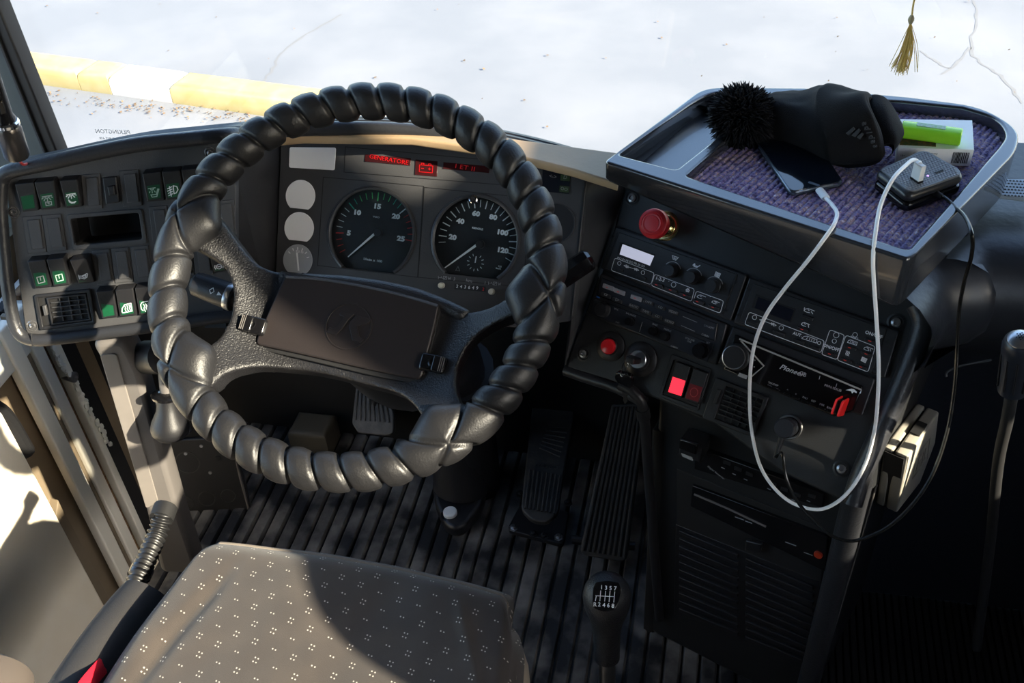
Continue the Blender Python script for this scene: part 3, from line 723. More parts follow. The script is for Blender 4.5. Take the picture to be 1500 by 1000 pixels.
def blank(q):
    """blanking plate: quad pixel TL TR BR BL"""
    Q = [sp1(*p) for p in q]; m = quadmap(Q)
    o = link('blank_plate', pplate(FS, Q, -.001, .0022, .0007), PANEL, swp)
    link('raised_field', pplate(FS, [m(.22,.10), m(.84,.10), m(.86,.90), m(.24,.90)], .0015, .0044, .0009), PANEL, o)
for q in ([(350,225),(428,217),(442,368),(362,376)], [(512,207),(596,201),(612,355),(530,362)],
          [(95,405),(178,398),(200,556),(120,563)], [(180,398),(262,392),(286,548),(204,556)],
          [(640,362),(718,355),(735,508),(658,515)], [(722,355),(800,348),(815,500),(740,508)], [(930,338),(1005,330),(1020,480),(945,490)],
          [(396,550),(470,543),(492,690),(418,698)], [(478,542),(552,535),(572,683),(496,690)], [(560,535),(638,527),(658,675),(578,683)],
          [(662,524),(740,517),(758,668),(680,675)], [(745,517),(822,510),(838,660),(765,668)], [(826,508),(905,500),(920,650),(842,660)]):
    blank(q)
IC = {
 'roof_lamp': [[(.1,.12),(.9,.12)], [(.3,.14),(.35,.26),(.5,.3),(.65,.26),(.7,.14)], [(.5,.38),(.5,.55)], [(.3,.34),(.2,.48)], [(.7,.34),(.8,.48)], [(.16,.22),(.04,.3)], [(.84,.22),(.96,.3)]],
 'moon': [[(.2,.55),(.25,.75),(.45,.9),(.7,.9),(.85,.8)], [(.22,.58),(.4,.78),(.6,.84),(.85,.8)], [(.24,.66),(.45,.84),(.7,.86)]],
 'seats': [[(.3,.62),(.3,.92),(.8,.92),(.8,.62),(.6,.62),(.6,.78),(.5,.78),(.5,.62),(.3,.62)]],
 'fog': [[(.04,.28),(.42,.16)], [(.02,.48),(.42,.36)], [(.06,.68),(.42,.56)], [(.06,.88),(.42,.76)], [(.22,.1),(.28,.95)], [(.55,.1),(.55,.78),(.75,.74),(.93,.5),(.85,.2),(.55,.1)]],
 'seat_lamp': [[(.05,.14),(.65,.14)], [(.2,.16),(.3,.3),(.45,.28),(.5,.16)], [(.15,.4),(.1,.5)], [(.35,.42),(.35,.55)], [(.55,.4),(.6,.5)], [(.2,.68),(.28,.9),(.7,.9),(.95,.3),(.85,.28),(.68,.72),(.2,.70)]],
 'horn': [[(.05,.35),(.08,.75)], [(.08,.45),(.35,.5),(.95,.3)], [(.08,.62),(.35,.7),(.5,.8),(.8,.68),(.92,.4)], [(.4,.52),(.75,.45),(.7,.62),(.48,.66),(.4,.55)]],
 'window': [[(.05,.75),(.1,.5),(.35,.2),(.92,.15),(.95,.85),(.12,.88),(.05,.75)], [(.35,.3),(.42,.45),(.35,.6),(.42,.78)], [(.55,.3),(.62,.45),(.55,.6),(.62,.78)], [(.75,.3),(.82,.45),(.75,.6),(.82,.78)]],
 'screen': [[(.05,.7),(.05,.3),(.2,.12),(.8,.1),(.97,.28),(.97,.8),(.85,.88)], [(.05,.7),(.2,.85)], [(.3,.3),(.4,.5),(.3,.65),(.4,.98)], [(.5,.3),(.6,.5),(.5,.65),(.6,.98)], [(.7,.3),(.8,.5),(.7,.65),(.8,.98)]],
 'faint': [[(.2,.3),(.8,.25),(.85,.8),(.25,.85),(.2,.3)], [(.5,.3),(.5,.6)]],
 'ring': [[(.5+.3*cos(a*pi/6), .5+.3*sin(a*pi/6)) for a in range(13)], [(.35,.5),(.65,.5)], [(.08,.25),(.0,.5),(.08,.75)], [(.92,.25),(1,.5),(.92,.75)]],
 'none': []}
def rocker(q, kind, lens=GREEN, sym=WHITE, tilt=1, dark=None):
    """rocker switch: outline pixel quad (TL TR BR BL) in the panel crop; upper half stands proud when tilt=1"""
    Q = [sp1(*p) for p in q]; m = quadmap(Q)
    L = rp(pp(FS, Q, .011), .0015)
    me = plate(FS, [L], -.001, .011, .0014)
    for v in me.vertices:                                   # rocker rake
        d = v.co-FS.O; h = d.dot(FS.N)
        if h > .004:
            t = d.dot(FS.Vv); v0 = FS.uv(*m(.5,1))[1]; v1 = FS.uv(*m(.5,0))[1]; s = (t-v0)/(v1-v0)
            v.co += FS.N*(tilt*.004*(s-.5)*2)
            if s > .93: v.co -= FS.Vv*.0035*min(1, (h-.004)/.006)
    o = link('rocker_switch', me, dark or DARK, swp, angle=25)
    sl = lambda y: .0113 + tilt*.008*(.5-y)
    def P(x, y): return FS.uv(*m(x, y), .0105)
    def fr(y0, y1):                                          # local frame lying on the raked face
        a, b = FS.w(P(.5,y1), sl(y1)), FS.w(P(.5,y0), sl(y0)); return Frame(a, FS.w(P(1,.5),0)-FS.w(P(0,.5),0), b-a)
    F3 = fr(.4,.9)
    lq = [m(.14,.50), m(.86,.48), m(.88,.90), m(.17,.92)]
    link('lens', pplate(F3, lq, -.0012, .0005, .0002), lens, o)
    if IC[kind]:
        qm = quadmap([m(.18,.53), m(.83,.51), m(.85,.87), m(.20,.89)])
        link('symbol', ribbons(F3, [[F3.uv(*qm(*p)) for p in s] for s in IC[kind]], .0011, .0006), sym, o)
    return o
IC['roof_seats'] = IC['roof_lamp'] + IC['seats']; IC['roof_moon'] = [[(x, y*.9-.02) for x, y in s] for s in IC['roof_lamp']] + IC['moon']
rocker([(66,250),(148,242),(160,378),(90,386)], 'none'); rocker([(150,242),(234,234),(246,370),(174,378)], 'roof_seats', sym=GREYP)
rocker([(260,234),(334,228),(348,362),(278,370)], 'roof_moon', tilt=1.2)
rocker([(614,204),(694,196),(704,336),(630,342)], 'seat_lamp', sym=mat('faint print', (.45,.6,.5), .5)); rocker([(698,196),(776,190),(786,328),(712,336)], 'fog')
rocker([(782,188),(860,180),(872,318),(796,326)], 'ring', lens=AMBER)
rocker([(120,582),(196,574),(216,708),(146,716)], 'faint', sym=GREYP); rocker([(202,574),(276,566),(296,700),(226,708)], 'faint', sym=mat('pale print', (.5,.65,.55), .5))
rocker([(306,575),(380,568),(400,690),(332,698)], 'horn', tilt=1.6)
rocker([(414,712),(490,705),(502,840),(436,848)], 'none'); rocker([(498,705),(574,698),(586,832),(512,840)], 'window'); rocker([(582,697),(656,690),(668,824),(596,832)], 'screen')
rocker([(905,560),(965,553),(975,640),(918,648)], 'ring')
# key lock style slider in the top row
q = [sp1(*p) for p in ((440,236),(500,230),(515,342),(455,350))]
o = link('slider_switch', pplate(FS, q, 0, .006, .0015, .002), DARK, swp); m_ = quadmap(q)
link('slider_knob', pplate(FS, [m_(.25,.35), m_(.75,.33), m_(.78,.7), m_(.28,.72)], .005, .012, .002, .001), DARK, o)
# panel screws
for x, y in ((60,384),(140,874),(906,128),(985,795)):
    c = FS.px(*sp1(x, y))
    o = link('panel_screw', lathe(c, FS.N, [(.0075,-.0005),(.0078,.0006),(.0062,.0009),(.0055,-.001),(.0045,.0),(.0040,.0022),(.0022,.0026),(.0020,.0008),(0,.0008)], 20), mat('screw', (.30,.30,.31), .2, metal=.8), swp)
# louvre vent
vq = [sp1(*p) for p in ((150,738),(392,712),(418,862),(176,890))]; vm = quadmap(vq)
vt = link('air_vent', plate(FS, [rp(pp(FS, vq, 0), .003), pp(FS, [vm(.06,.09), vm(.93,.09), vm(.94,.90), vm(.07,.90)], 0)], -.001, .0045, .0012), DARK, swp)
link('vent_back', pplate(FS, [vm(.03,.04), vm(.96,.04), vm(.96,.96), vm(.03,.96)], .0, .0008), DULL, vt)
link('vent_grille_frame', plate(FS, [pp(FS, [vm(.22,.11), vm(.92,.11), vm(.93,.88), vm(.23,.88)], 0), pp(FS, [vm(.25,.16), vm(.89,.16), vm(.90,.83), vm(.26,.83)], 0)], .001, .0055, .0006), DARK, vt)
for k in range(4): y = .16+.67*(k+1)/5; link('slat', pplate(FS, [vm(.25,y-.012), vm(.90,y-.012), vm(.90,y+.012), vm(.25,y+.012)], .001, .0052, .0004), PANEL, vt)
for k in range(3): x = .25+.65*(k+1)/4; link('vane', pplate(FS, [vm(x-.008,.16), vm(x+.008,.16), vm(x+.012,.83), vm(x-.004,.83)], .001, .0036), PANEL, vt)
link('vent_lever', pplate(FS, [vm(.09,.35), vm(.15,.34), vm(.155,.62), vm(.095,.63)], .001, .008, .001), PANEL, vt)

# ================================================================== CENTRE CONSOLE
CORG = FC.px(1040,640)
con = thing('console', (CORG.x, CORG.y, 0), 'tall black centre console angled towards the driver, carrying the radios and climate controls', 'console')
LC = [(918,262),(1352,420),(1350,480),(1243,738),(1140,690),(1045,618),(905,562),(826,538),(884,392)]
link('face_panel', plate(FC, [rp(pp(FC, LC, 0), [0,.01,.03,.012,.02,.03,.02,.010,.02])], -.03, 0, .004, 3), CONS, con)
LC2 = [(925,270),(1352,424),(1362,486),(1252,742),(1225,735),(1045,612),(905,556),(834,530),(890,392)]
cb = [FC.uv(x, y) for x, y in LC2]
body = plate(FC, [rp(cb, [0,.02,.03,.02,.01,.02,.01,.01,.01])], -.20, -.012, .012, 4)
for v in body.vertices:
    if v.co.y > .435: v.co.y = .435
link('console_body', body, CONS, con)
edge = [FC.px(x, y, -.002) for x, y in ((1343,446),(1352,470),(1346,500),(1322,560),(1290,632),(1262,694),(1248,738))]
link('padded_edge', tube(edge, .0125, 14, sm=5), PAD, con)
link('padded_edge', tube([FC.px(x, y, -.004) for x, y in ((828,542),(860,553),(905,568),(945,590))], .008, 12, sm=4), PAD, con)
for x, y in ((926,290),(1313,472),(1233,686),(855,518)):
    c = FC.px(x, y)
    link('recessed_washer', lathe(c, FC.N, [(.0105,-.001),(.0110,.0005),(.0085,.0012),(.0070,-.0005)], 22), CONS, con)
    link('screw', lathe(c, FC.N, [(.0058,0),(.0055,.0024),(.0030,.0030),(.0026,.0012),(0,.0012)], 16), mat('console screw', (.30,.30,.31), .22, metal=.7), con)
# lower console
LR = FL.uv(1243,738); LBm = FL.uv(1205,1000); l0 = FL.uv(962,620)[0]
low = link('lower_body', plate(FL, [[(l0,-.5),(LR[0]+.008,-.5),(LR[0]+.008,.026),(l0,.040)]], -.26, 0, .008), CONS, con)
me_ = low.data
rp_ = [FL.w((LR[0]+.006, .03), 0), FL.w((LR[0]+.006, -.15), .0), FL.w((LR[0]+.004, -.49), 0)]
link('corner_edge', tube(rp_, .016, 14, sm=3), PAD, con)
link('side_line', tube([FL.w((LR[0]+.012,-.02), -.10), FL.w((LR[0]+.012,-.49), -.035)], .0012, 6), GREYPL, con)
def lowp(name, pts, h0, h1, m, bev=.001, par=con, r=0): return link(name, pplate(FL, pts, h0, h1, bev, r), m, par)
c7 = cz(960,600,.3)
lowp('lower_frame', [c7(*p) for p in ((105,290),(830,580),(800,980),(105,760))], 0, .0015, DULL)
ra_ = thing('lower_radio', FL.px(1100,705), 'dark slot radio with tiny buttons under the console face, below the hanging cables', 'radio')
link('face', pplate(FL, [c7(*p) for p in ((195,185),(820,410),(815,480),(190,290))], .0, .008, .001), GLOSS, ra_)
for (x, y) in ((348,262),(402,292),(458,318),(572,364),(628,392),(690,418),(762,424)): link('button', pplate(FL, [c7(x-16,y-14), c7(x+18,y-2), c7(x+16,y+12), c7(x-18,y)], .007, .0095, .0004), DARK, ra_)
link('print', join([text_me(FL, 'Digital Recorder', FL.uv(*c7(310,288)), .0042, -.42+.0, .0082)] + [ribbons(FL, [[FL.uv(*c7(x-7,y-2)), FL.uv(*c7(x+7,y+4))]], .0012, .0098) for x, y in ((346,260),(400,290),(456,316),(570,362),(626,390),(688,416),(762,420))]), GREYP, ra_)
kb_ = thing('lower_knob_unit', FL.px(1010,665), 'small black rocker box with a worn label at the top left of the lower console', 'control')
link('housing', pplate(FL, [c7(118,150),(c7(230,190)),c7(215,262),c7(110,222)], 0, .03, .004), DARK, kb_)
link('cap', pplate(FL, [c7(120,145), c7(205,170), c7(195,222), c7(112,190)], .03, .036, .002), GLOSS, kb_)
link('label', pplate(FL, [c7(126,212), c7(180,232), c7(182,250), c7(132,228)], .029, .0305), GREYP, kb_)
# tachograph drawer, cassette lid, louvres
dw = thing('disc_drawer', FL.px(1090,780), 'black drawer unit with an orange-red dot, in the middle of the lower console', 'drawer')
link('drawer_face', pplate(FL, [c7(180,370), c7(840,620), c7(830,790), c7(170,470)], .0, .006, .001), GLOSS, dw)
link('drawer_lip', tube([FL.px(*c7(x,y), .007) for x, y in ((190,412),(350,480),(540,570))], .0016, 6), GREYPL, dw)
link('latch', pplate(FL, [c7(440,640), c7(520,660), c7(510,700), c7(435,690)], .005, .011, .002), DARK, dw)
link('red_dot', lathe(FL.px(*c7(797,705), .006), FL.N, [(.006,0),(.0055,.003),(0,.0035)], 16), mat('dull red', (.35,.03,.01), .4), dw)
link('print', join([ribbons(FL, [[FL.uv(*c7(a,b)), FL.uv(*c7(a+d_,b+d_*.36))]], .0012, .0062) for a, b, d_ in ((400,508,40),(450,528,30),(645,630,50),(735,680,40))]), GREYP, dw)
gr = thing('lower_grille', FL.px(1080,900), 'dark louvred grille in two columns at the bottom of the console', 'grille')
link('grille_frame', pplate(FL, [c7(100,560), c7(800,840), c7(780,1180), c7(90,1000)], 0, .002, .001), DARK, gr)
for cx0, cx1 in ((115,400),(440,770)):
    for k in range(11):
        y0 = 590 + (cx0-115)*.42 + k*38
        link('slat', pplate(FL, [c7(cx0,y0), c7(cx1,y0+(cx1-cx0)*.42), c7(cx1,y0+(cx1-cx0)*.42+16), c7(cx0,y0+16)], .001, .0055, .0012), DARK, gr)
# ledge, conduit bars to the left of the lower console
lp = thing('conduit', FL.w((l0-.02,-.4)), 'upright black conduit pipe between accelerator and lower console', 'pipe')
link('pipe', tube([FL.px(908,563,.02), FL.px(930,576,.02), FL.px(942,600,.02), FL.px(950,690,.015), FL.px(958,800,.01), FL.px(966,905,.005)], .0075, 12, sm=5), DARK, lp)
link('pipe_sleeve', tube([FL.px(941,598,.02), FL.px(943,612,.02)], .0095, 12), DARK, lp)
tag(link('side_panel', plate(Frame(FL.px(975,700,-.01), (.30,.954,0), (0,0,1)), [[(-.01,-.46),(.30,-.46),(.30,.10),(-.01,.10)]], -.02, 0, .003), DULL, con))

# ------------------------------------------------------------------ climate unit (upper left)
z4 = cz(860,320,.22)
def uq(f, *pts): return [f(*p) for p in pts]
def ctext(F, s, x, y, size, h, ang, **k): return text_me(F, s, F.uv(x, y, h), size, ang, h, **k)
CA = 0.0   # rows of the console are level in its own frame
def unit(f, Q, name, label, cat, faceq=None, h=.007, m=DARK):
    q = uq(f, *Q); t = thing(name, FC.px((q[2][0]+q[3][0])/2, (q[2][1]+q[3][1])/2), label, cat)
    link('bezel', pplate(FC, q, -.02, h, .002, .003), m, t); return t
h1 = .0072
cl1 = unit(z4, ((190,50),(1064,376),(955,684),(86,330)), 'climate_unit', 'upper left climate unit with pale display and three round knobs in a row', 'control unit')
link('face', pplate(FC, uq(z4, (215,92),(1000,372),(900,640),(118,330)), .006, .0085, .0006), CONS, cl1)
link('display_frame', pplate(FC, uq(z4, (222,156),(452,240),(418,316),(200,236)), .0083, .0092, .0003), DULL, cl1)
link('display', pplate(FC, uq(z4, (236,170),(446,248),(418,314),(216,238)), .009, .0096, .0002), LCD, cl1)
for x, y in ((172,119),(118,290),(984,428),(920,608)): link('screw_hole', lathe(FC.px(*z4(x,y), .0085), FC.N, [(.0017,-.0005),(.0017,.0004),(0,.0004)], 12), GRV, cl1)
link('side_line', join([ribbons(FC, [pp(FC, uq(z4, *q), .0085)], .0006, .0086) for q in (((200,95),(130,330)),((985,380),(895,640)))]), GRV, cl1)
def knob(par, F, c, r, hh, m=DARK, h=.0085, dot=None, arc=True):
    k = link('knob', lathe(F.w(F.uv(*c, h+hh), h), F.N, [(r*1.08,0),(r*1.08,.0015),(r,.002),(r*.93,hh*.8),(r*.85,hh),(0,hh)], 28), m, par)
    if arc: 
        cc_ = F.uv(*c, h+hh); link('arc_mark', ribbons(F, [[(cc_[0]+r*1.35*cos(radians(a)), cc_[1]+r*1.35*sin(radians(a))) for a in range(30,151,12)]], .0011, h+.0001), GREYP, k)
        link('zero_dot', ribbons(F, [[(cc_[0], cc_[1]-r*1.6),(cc_[0]+.0003, cc_[1]-r*1.6)]], .0009, h+.0001), WHITE, k)
    return k
for c in ((540,345),(680,390),(820,447)): knob(cl1, FC, z4(*c), .0088, .014)
def box_line(f, pts, w=.0007, h=.0087, r=.003): 
    L = rp(pp(FC, uq(f, *pts), h), r, 3); return ribbons(FC, [L+[L[0]]], w, h)
PR = [box_line(z4, ((185,262),(448,362),(425,440),(160,345))), box_line(z4, ((450,370),(716,470),(694,552),(428,446))), box_line(z4, ((728,482),(910,548),(886,630),(704,560)))]
PR += [ctext(FC, 'MO DI MI DO FR SA SO', *z4(292,290), .0040, .0087, 0), ctext(FC, '1-2-3', *z4(486,404), .0062, .0087, 0, bold=.0001)]
def strokes(f, qd, S_, w=.0007, h=.0087):
    m_ = quadmap(uq(f, *qd)); return ribbons(FC, [[FC.uv(*m_(*p), h) for p in s] for s in S_], w, h)
def cring(f, x, y, r, w=.0006, h=.0087): c = FC.uv(*f(x, y), h); return ribbons(FC, [[(c[0]+r*cos(a*pi/9), c[1]+r*sin(a*pi/9)) for a in range(19)]], w, h)
ARR = [[(0,.5),(.18,.1),(.18,.9),(0,.5)], [(.12,.5),(.28,.2),(.28,.8),(.12,.5)], [(.2,.5),(.8,.5)], [(1,.5),(.84,.1),(.84,.9),(1,.5)], [(.88,.5),(.72,.2),(.72,.8),(.88,.5)]]
PR += [cring(z4,215,298,.0025), cring(z4,372,360,.0025), cring(z4,576,440,.0032), strokes(z4, ((246,300),(345,335),(345,355),(246,325)), ARR)]
PR += [strokes(z4, ((568,244),(610,256),(600,284),(562,270)), [[(.0,.1),(1,.1),(.75,.9),(.25,.9),(0,.1)], [(.3,.3),(.35,.7)], [(.5,.3),(.5,.7)], [(.7,.3),(.65,.7)]])]
PR += [strokes(z4, ((708,296),(755,310),(748,336),(704,320)), [[(0,.6),(.2,.1),(.35,.8),(.6,.8),(.95,.1)], [(.1,.2),(.2,.9)], [(.5,.5),(.7,.6)]], .0012)]
FAN = [[(.5,.5),(.15,.35),(.2,.05),(.45,.1),(.5,.5),(.65,.15),(.95,.2),(.9,.45),(.5,.5),(.85,.65),(.8,.95),(.55,.9),(.5,.5),(.35,.85),(.05,.8),(.1,.55),(.5,.5)]]
PR += [strokes(z4, ((852,352),(890,362),(884,396),(848,384)), FAN, .0014)]
PR += [strokes(z4, ((655,462),(688,470),(684,492),(652,484)), [[(.5,0),(.2,.4),(.25,.9),(.75,.9),(.8,.4),(.5,0)], [(.5,.4),(.5,.9)]], .0012)]
CAR = [[(.02,.75),(.1,.35),(.35,.08),(.98,.2)], [(.02,.75),(.3,.9),(.6,.85)], [(.35,.3),(.5,.45)]]
PR += [strokes(z4, ((735,500),(792,516),(785,545),(730,528)), CAR), strokes(z4, ((832,540),(884,556),(878,578),(828,562)), CAR + [[(.5,.3),(.7,.6)]])]
PR += [ctext(FC, 'ON/OFF', *z4(356,396), .0036, .0087, 0)]
link('printed_symbols', join(PR), WHITE, cl1)
def keyb(par, f, x, y, w=44, hgt=22, m=DARK, led=None, h=.0085):
    Q = uq(f, (x-w,y-hgt*.2-w*.36+0), (x+w,y-hgt*.2+w*.36-0), (x+w-6,y+hgt+w*.36), (x-w-6,y+hgt-w*.36))
    o = link('key', pplate(FC, Q, h-.001, h+.0028, .0008, .0012), m, par)
    if led: link('key_mark', plate(FC, [rect(FC.uv(*f(x-4, y+hgt*.4), h), .0032, .0008)], h+.0026, h+.0031), led, o)
    return o
LEDR = mat('red mark', (.45,.03,.02), .4, emit=(1,.05,.03), es=.12)
for x, y in ((205,328),(360,386)): keyb(cl1, z4, x, y, 32, 18)
for x, y in ((470,434),(562,468),(655,503),(742,546),(844,584)): keyb(cl1, z4, x, y, 36, 18, led=LEDR)

# ------------------------------------------------------------------ climate unit (right)
z5 = cz(1060,400,.22)
cl2 = unit(z5, ((170,25),(1170,384),(1075,700),(62,332)), 'climate_unit', 'right climate unit with a dark display and ON/OFF keys, behind the hanging white cable', 'control unit')
link('face', pplate(FC, uq(z5, (200,70),(1085,372),(985,665),(105,322)), .006, .0085, .0006), CONS, cl2)
link('display_frame', pplate(FC, uq(z5, (215,138),(478,240),(444,330),(185,228)), .0083, .0092, .0003), DULL, cl2)
link('display', pplate(FC, uq(z5, (230,158),(470,246),(440,322),(205,232)), .009, .0096, .0002), LCDD, cl2)
for x, y in ((158,100),(92,278),(1082,455),(1008,640)): link('screw_hole', lathe(FC.px(*z5(x,y), .0085), FC.N, [(.0017,-.0005),(.0017,.0004),(0,.0004)], 12), GRV, cl2)
PR = [box_line(z5, ((170,258),(672,450),(648,530),(140,340))), box_line(z5, ((708,376),(806,412),(755,576),(652,540))), box_line(z5, ((815,412),(1010,488),(962,658),(756,578)))]
PR += [cring(z5,206,294,.0027), cring(z5,384,364,.0027), cring(z5,737,452,.0025), cring(z5,875,410,.0027), cring(z5,750,412,.0032), cring(z5,636,464,.002),
       strokes(z5, ((240,296),(350,336),(350,360),(240,322)), ARR), ctext(FC, 'AUT.', *z5(492,408), .0052, .0087, 0, bold=.0001), ctext(FC, 'ON/OFF', *z5(716,496), .0056, .0087, 0, bold=.0001),
       ctext(FC, 'ON/OFF', *z5(1000,410), .0056, .0087, 0, bold=.0001), ctext(FC, 'RESET', *z5(870,430), .0034, .0087, 0)]
BUS = [[(.02,.8),(.1,.3),(.3,.05),(.98,.1),(.98,.8),(.02,.8)], [(.35,.3),(.3,.6)], [(.5,.3),(.5,.6)], [(.65,.3),(.65,.6)], [(.8,.3),(.8,.6)]]
PR += [strokes(z5, ((530,408),(625,440),(618,472),(515,440)), BUS), strokes(z5, ((540,226),(608,246),(600,276),(532,256)), CAR + [[(.0,.1),(.0,.5)],[(.7,.5),(.9,.9)]]), strokes(z5, ((520,320),(575,338),(568,364),(515,348)), CAR + [[(.8,.1),(.95,.9)]]),
       strokes(z5, ((828,436),(892,458),(884,486),(822,466)), BUS), strokes(z5, ((936,482),(998,500),(990,528),(930,510)), CAR + [[(.5,.4),(.6,.8)],[(.7,.4),(.8,.8)]]),
       strokes(z5, ((810,514),(842,524),(836,552),(806,542)), [[(.2,0),(.35,.35),(.2,.6),(.3,1)], [(.5,0),(.65,.35),(.5,.6),(.6,1)], [(.8,0),(.95,.35),(.8,.6),(.9,1)]]), strokes(z5, ((918,556),(956,566),(950,598),(914,586)), FAN, .0014)]
link('printed_symbols', join(PR), WHITE, cl2)
for x, y, l in ((190,320,None),(370,392,None),(560,286,None),(528,366,LEDR),(500,446,None),(604,490,None),(712,530,LEDR),(845,488,LEDR),(815,572,LEDR),(955,530,LEDR),(920,616,LEDR),(980,444,LEDR)): keyb(cl2, z5, x, y, 38, 18, led=l)

# ------------------------------------------------------------------ cockpit audio unit (lower left)
ck = unit(z4, ((90,362),(932,702),(862,978),(-6,640)), 'audio_control_unit', 'black audio unit with RADIO, TAPE, CD, VIDEO keys and knobs, under the left climate unit', 'control unit')
CKG = mat('unit satin', (.016,.018,.024), .27)
link('face', pplate(FC, uq(z4, (98,392),(868,700),(850,820),(60,510)), .006, .0095, .002), CKG, ck)
link('shelf_strip', pplate(FC, uq(z4, (48,528),(845,838),(800,955),(12,630)), .006, .0085, .001), CKG, ck)
GK = mat('grey key', (.30,.31,.34), .3)
for x, y in ((142,448),(216,478),(328,520)): keyb(ck, z4, x, y, 36, 24, m=GK, led=LEDR, h=.0092)
for x, y in ((408,552),(488,584),(574,618),(125,505),(200,538),(312,578),(392,612),(466,645),(548,680)): keyb(ck, z4, x, y, 32, 20, h=.0092)
PR = [ctext(FC, s, *z4(x, y), .0044, .0123, 0) for s, x, y in (('TAPE',408,556),('CD',488,590),('VIDEO',572,622),('RADIO',312,584),('TAPE',390,618),('CD',468,650),('VIDEO',548,686))]
PR += [ctext(FC, s, *z4(x, y), .0034, .0099, 0) for s, x, y in (('COCKPIT',812,722),('CABIN',786,778))] + [ctext(FC, s, *z4(x, y), .0034, .0088, 0) for s, x, y in (('VOL',195,604),('BALANCE',292,640),('BASS',452,706),('TREBLE',535,742),('VOLUME',684,804),('OFF',680,820),('CABIN',580,855),('SET',805,828),('OFF',202,692))]
PR += [ribbons(FC, [pp(FC, uq(z4, *q), .0095)], .0006, .0098) for q in (((640,652),(732,690)),((628,712),(716,750)))] + [ribbons(FC, [pp(FC, uq(z4, (368,690),(350,752)), .0086)], .0005, .0087)]
PR += [ribbons(FC, [[FC.uv(*z4(x,y),.0123) for x, y in q]], .0006, .0123) for q in (((118,498),(134,504),(130,514),(114,508),(118,498)),((192,528),(212,542),(190,548),(192,528)))]
link('print', join(PR), GREYP, ck)
link('blue_mark', ribbons(FC, [pp(FC, uq(z4, (66,520),(84,527)), .0095)], .0014, .0097), mat('blue mark', (.02,.15,.6), .4), ck)
for c, r in (((86,606),.0098),((740,880),.0100)): knob(ck, FC, z4(*c), r, .012, arc=False, h=.008, m=GLOSS if c[0] > 500 else DARK)
for c in ((272,684),(428,748),(508,784)): knob(ck, FC, z4(*c), .0058, .010, arc=False, h=.008, m=GLOSS)

# ------------------------------------------------------------------ car stereo (lower right)
st = unit(z5, ((60,352),(1010,706),(925,940+10),(-42,600)), 'car_stereo', 'glossy black car stereo with silver trim line and a red memory stick plugged in', 'car stereo', m=DARK)
link('face', pplate(FC, uq(z5, (75,408),(925,752),(862,915),(735,955),(270,758),(0,640)), .006, .0110, .0015), GLOSS, st)
link('silver_line', join([tube([FC.px(*z5(x,y), .0118) for x, y in q], .0011, 6) for q in (((105,438),(918,776),(908,800)),((115,450),(268,618),(182,690)))]), mat('silver trim', (.75,.72,.68), .25, metal=.5), st)
k = link('rotary_knob', lathe(FC.w(FC.uv(*z5(68,560), .022), .009), FC.N, [(.0172,0),(.0172,.003),(.0155,.004),(.0150,.013),(.0140,.014),(0,.0142)], 40), DARK, st)
link('knob_ring', tube([FC.w((FC.uv(*z5(68,560), .022)[0]+.0145*cos(a*pi/20), FC.uv(*z5(68,560), .022)[1]+.0145*sin(a*pi/20)), .0228) for a in range(40)], .0006, 6, closed=True), STEEL, k)
PR = [ctext(FC, 'Pioneer', *z5(452,648), .0088, .0112, 0, shear=.35, bold=.0001, wide=1.1), ctext(FC, 'GB', *z5(527,672), .0070, .0112, 0), ctext(FC, 'MVH-151UB', *z5(728,764), .0040, .0112, 0),
      ctext(FC, 'TRK/DISP', *z5(330,738), .0032, .0112, 0)] + [ctext(FC, s, *z5(x, y), .0034, .0112, 0) for s, x, y in (('^',425,778),('v',482,803),('PAU',542,830),('REP',598,852),('MIX',655,876),('BAND',712,900),('DIM',306,752),('LIST',348,770),('o',208,578),('o',204,622))]
PR += [ribbons(FC, [pp(FC, uq(z5, *q), .0111)], .0005, .0112) for q in (((642,684),(636,706)),((754,736),(748,756)))]
link('print', join(PR), mat('dim print', (.5,.5,.52), .5), st)
link('dolphin_mark', join([plate(FC, [[FC.uv(*z5(x,y),.0112) for x, y in ((812,778),(850,768),(868,772),(888,790),(884,798),(868,790),(855,800),(850,786),(830,780))]], .0110, .0114)]), WHITE, st)
link('badge', pplate(FC, uq(z5, (105,662),(160,682),(150,706),(92,684)), .0108, .0116, .0003), GREYP, st)
for x, y in ((325,760),(425,800),(482,825),(542,850),(598,872),(655,896),(712,918)): keyb(st, z5, x, y, 24 if x > 330 else 50, 14, m=GLOSS, h=.0105)
# memory stick
ub = thing('memory_stick', FC.px(1228,600,.011), 'red memory stick sticking out of the car stereo at its lower right corner', 'memory stick')
FU = Frame(FC.px(*z5(770,930), .011), FC.N, FC.Vv*1.0)          # u outward, v up
def stick(nm, h0, h1, m, u0=.004, u1=.036, v0=.0, v1=.021):
    return link(nm, plate(FU, [rp([(u0,v0),(u1,v0+.002),(u1,v1-.002),(u0,v1)], .003)], h0, h1, .0012), m, ub)
stick('core', -.0045, .001, GLOSS); stick('red_shell', .0008, .0032, REDG, .006, .038, -.001, .022)
stick('red_shell', -.007, -.0042, REDG, .006, .038, -.001, .022)
stick('metal_plug', -.0035, .000, CHROME, -.006, .006, .004, .017)

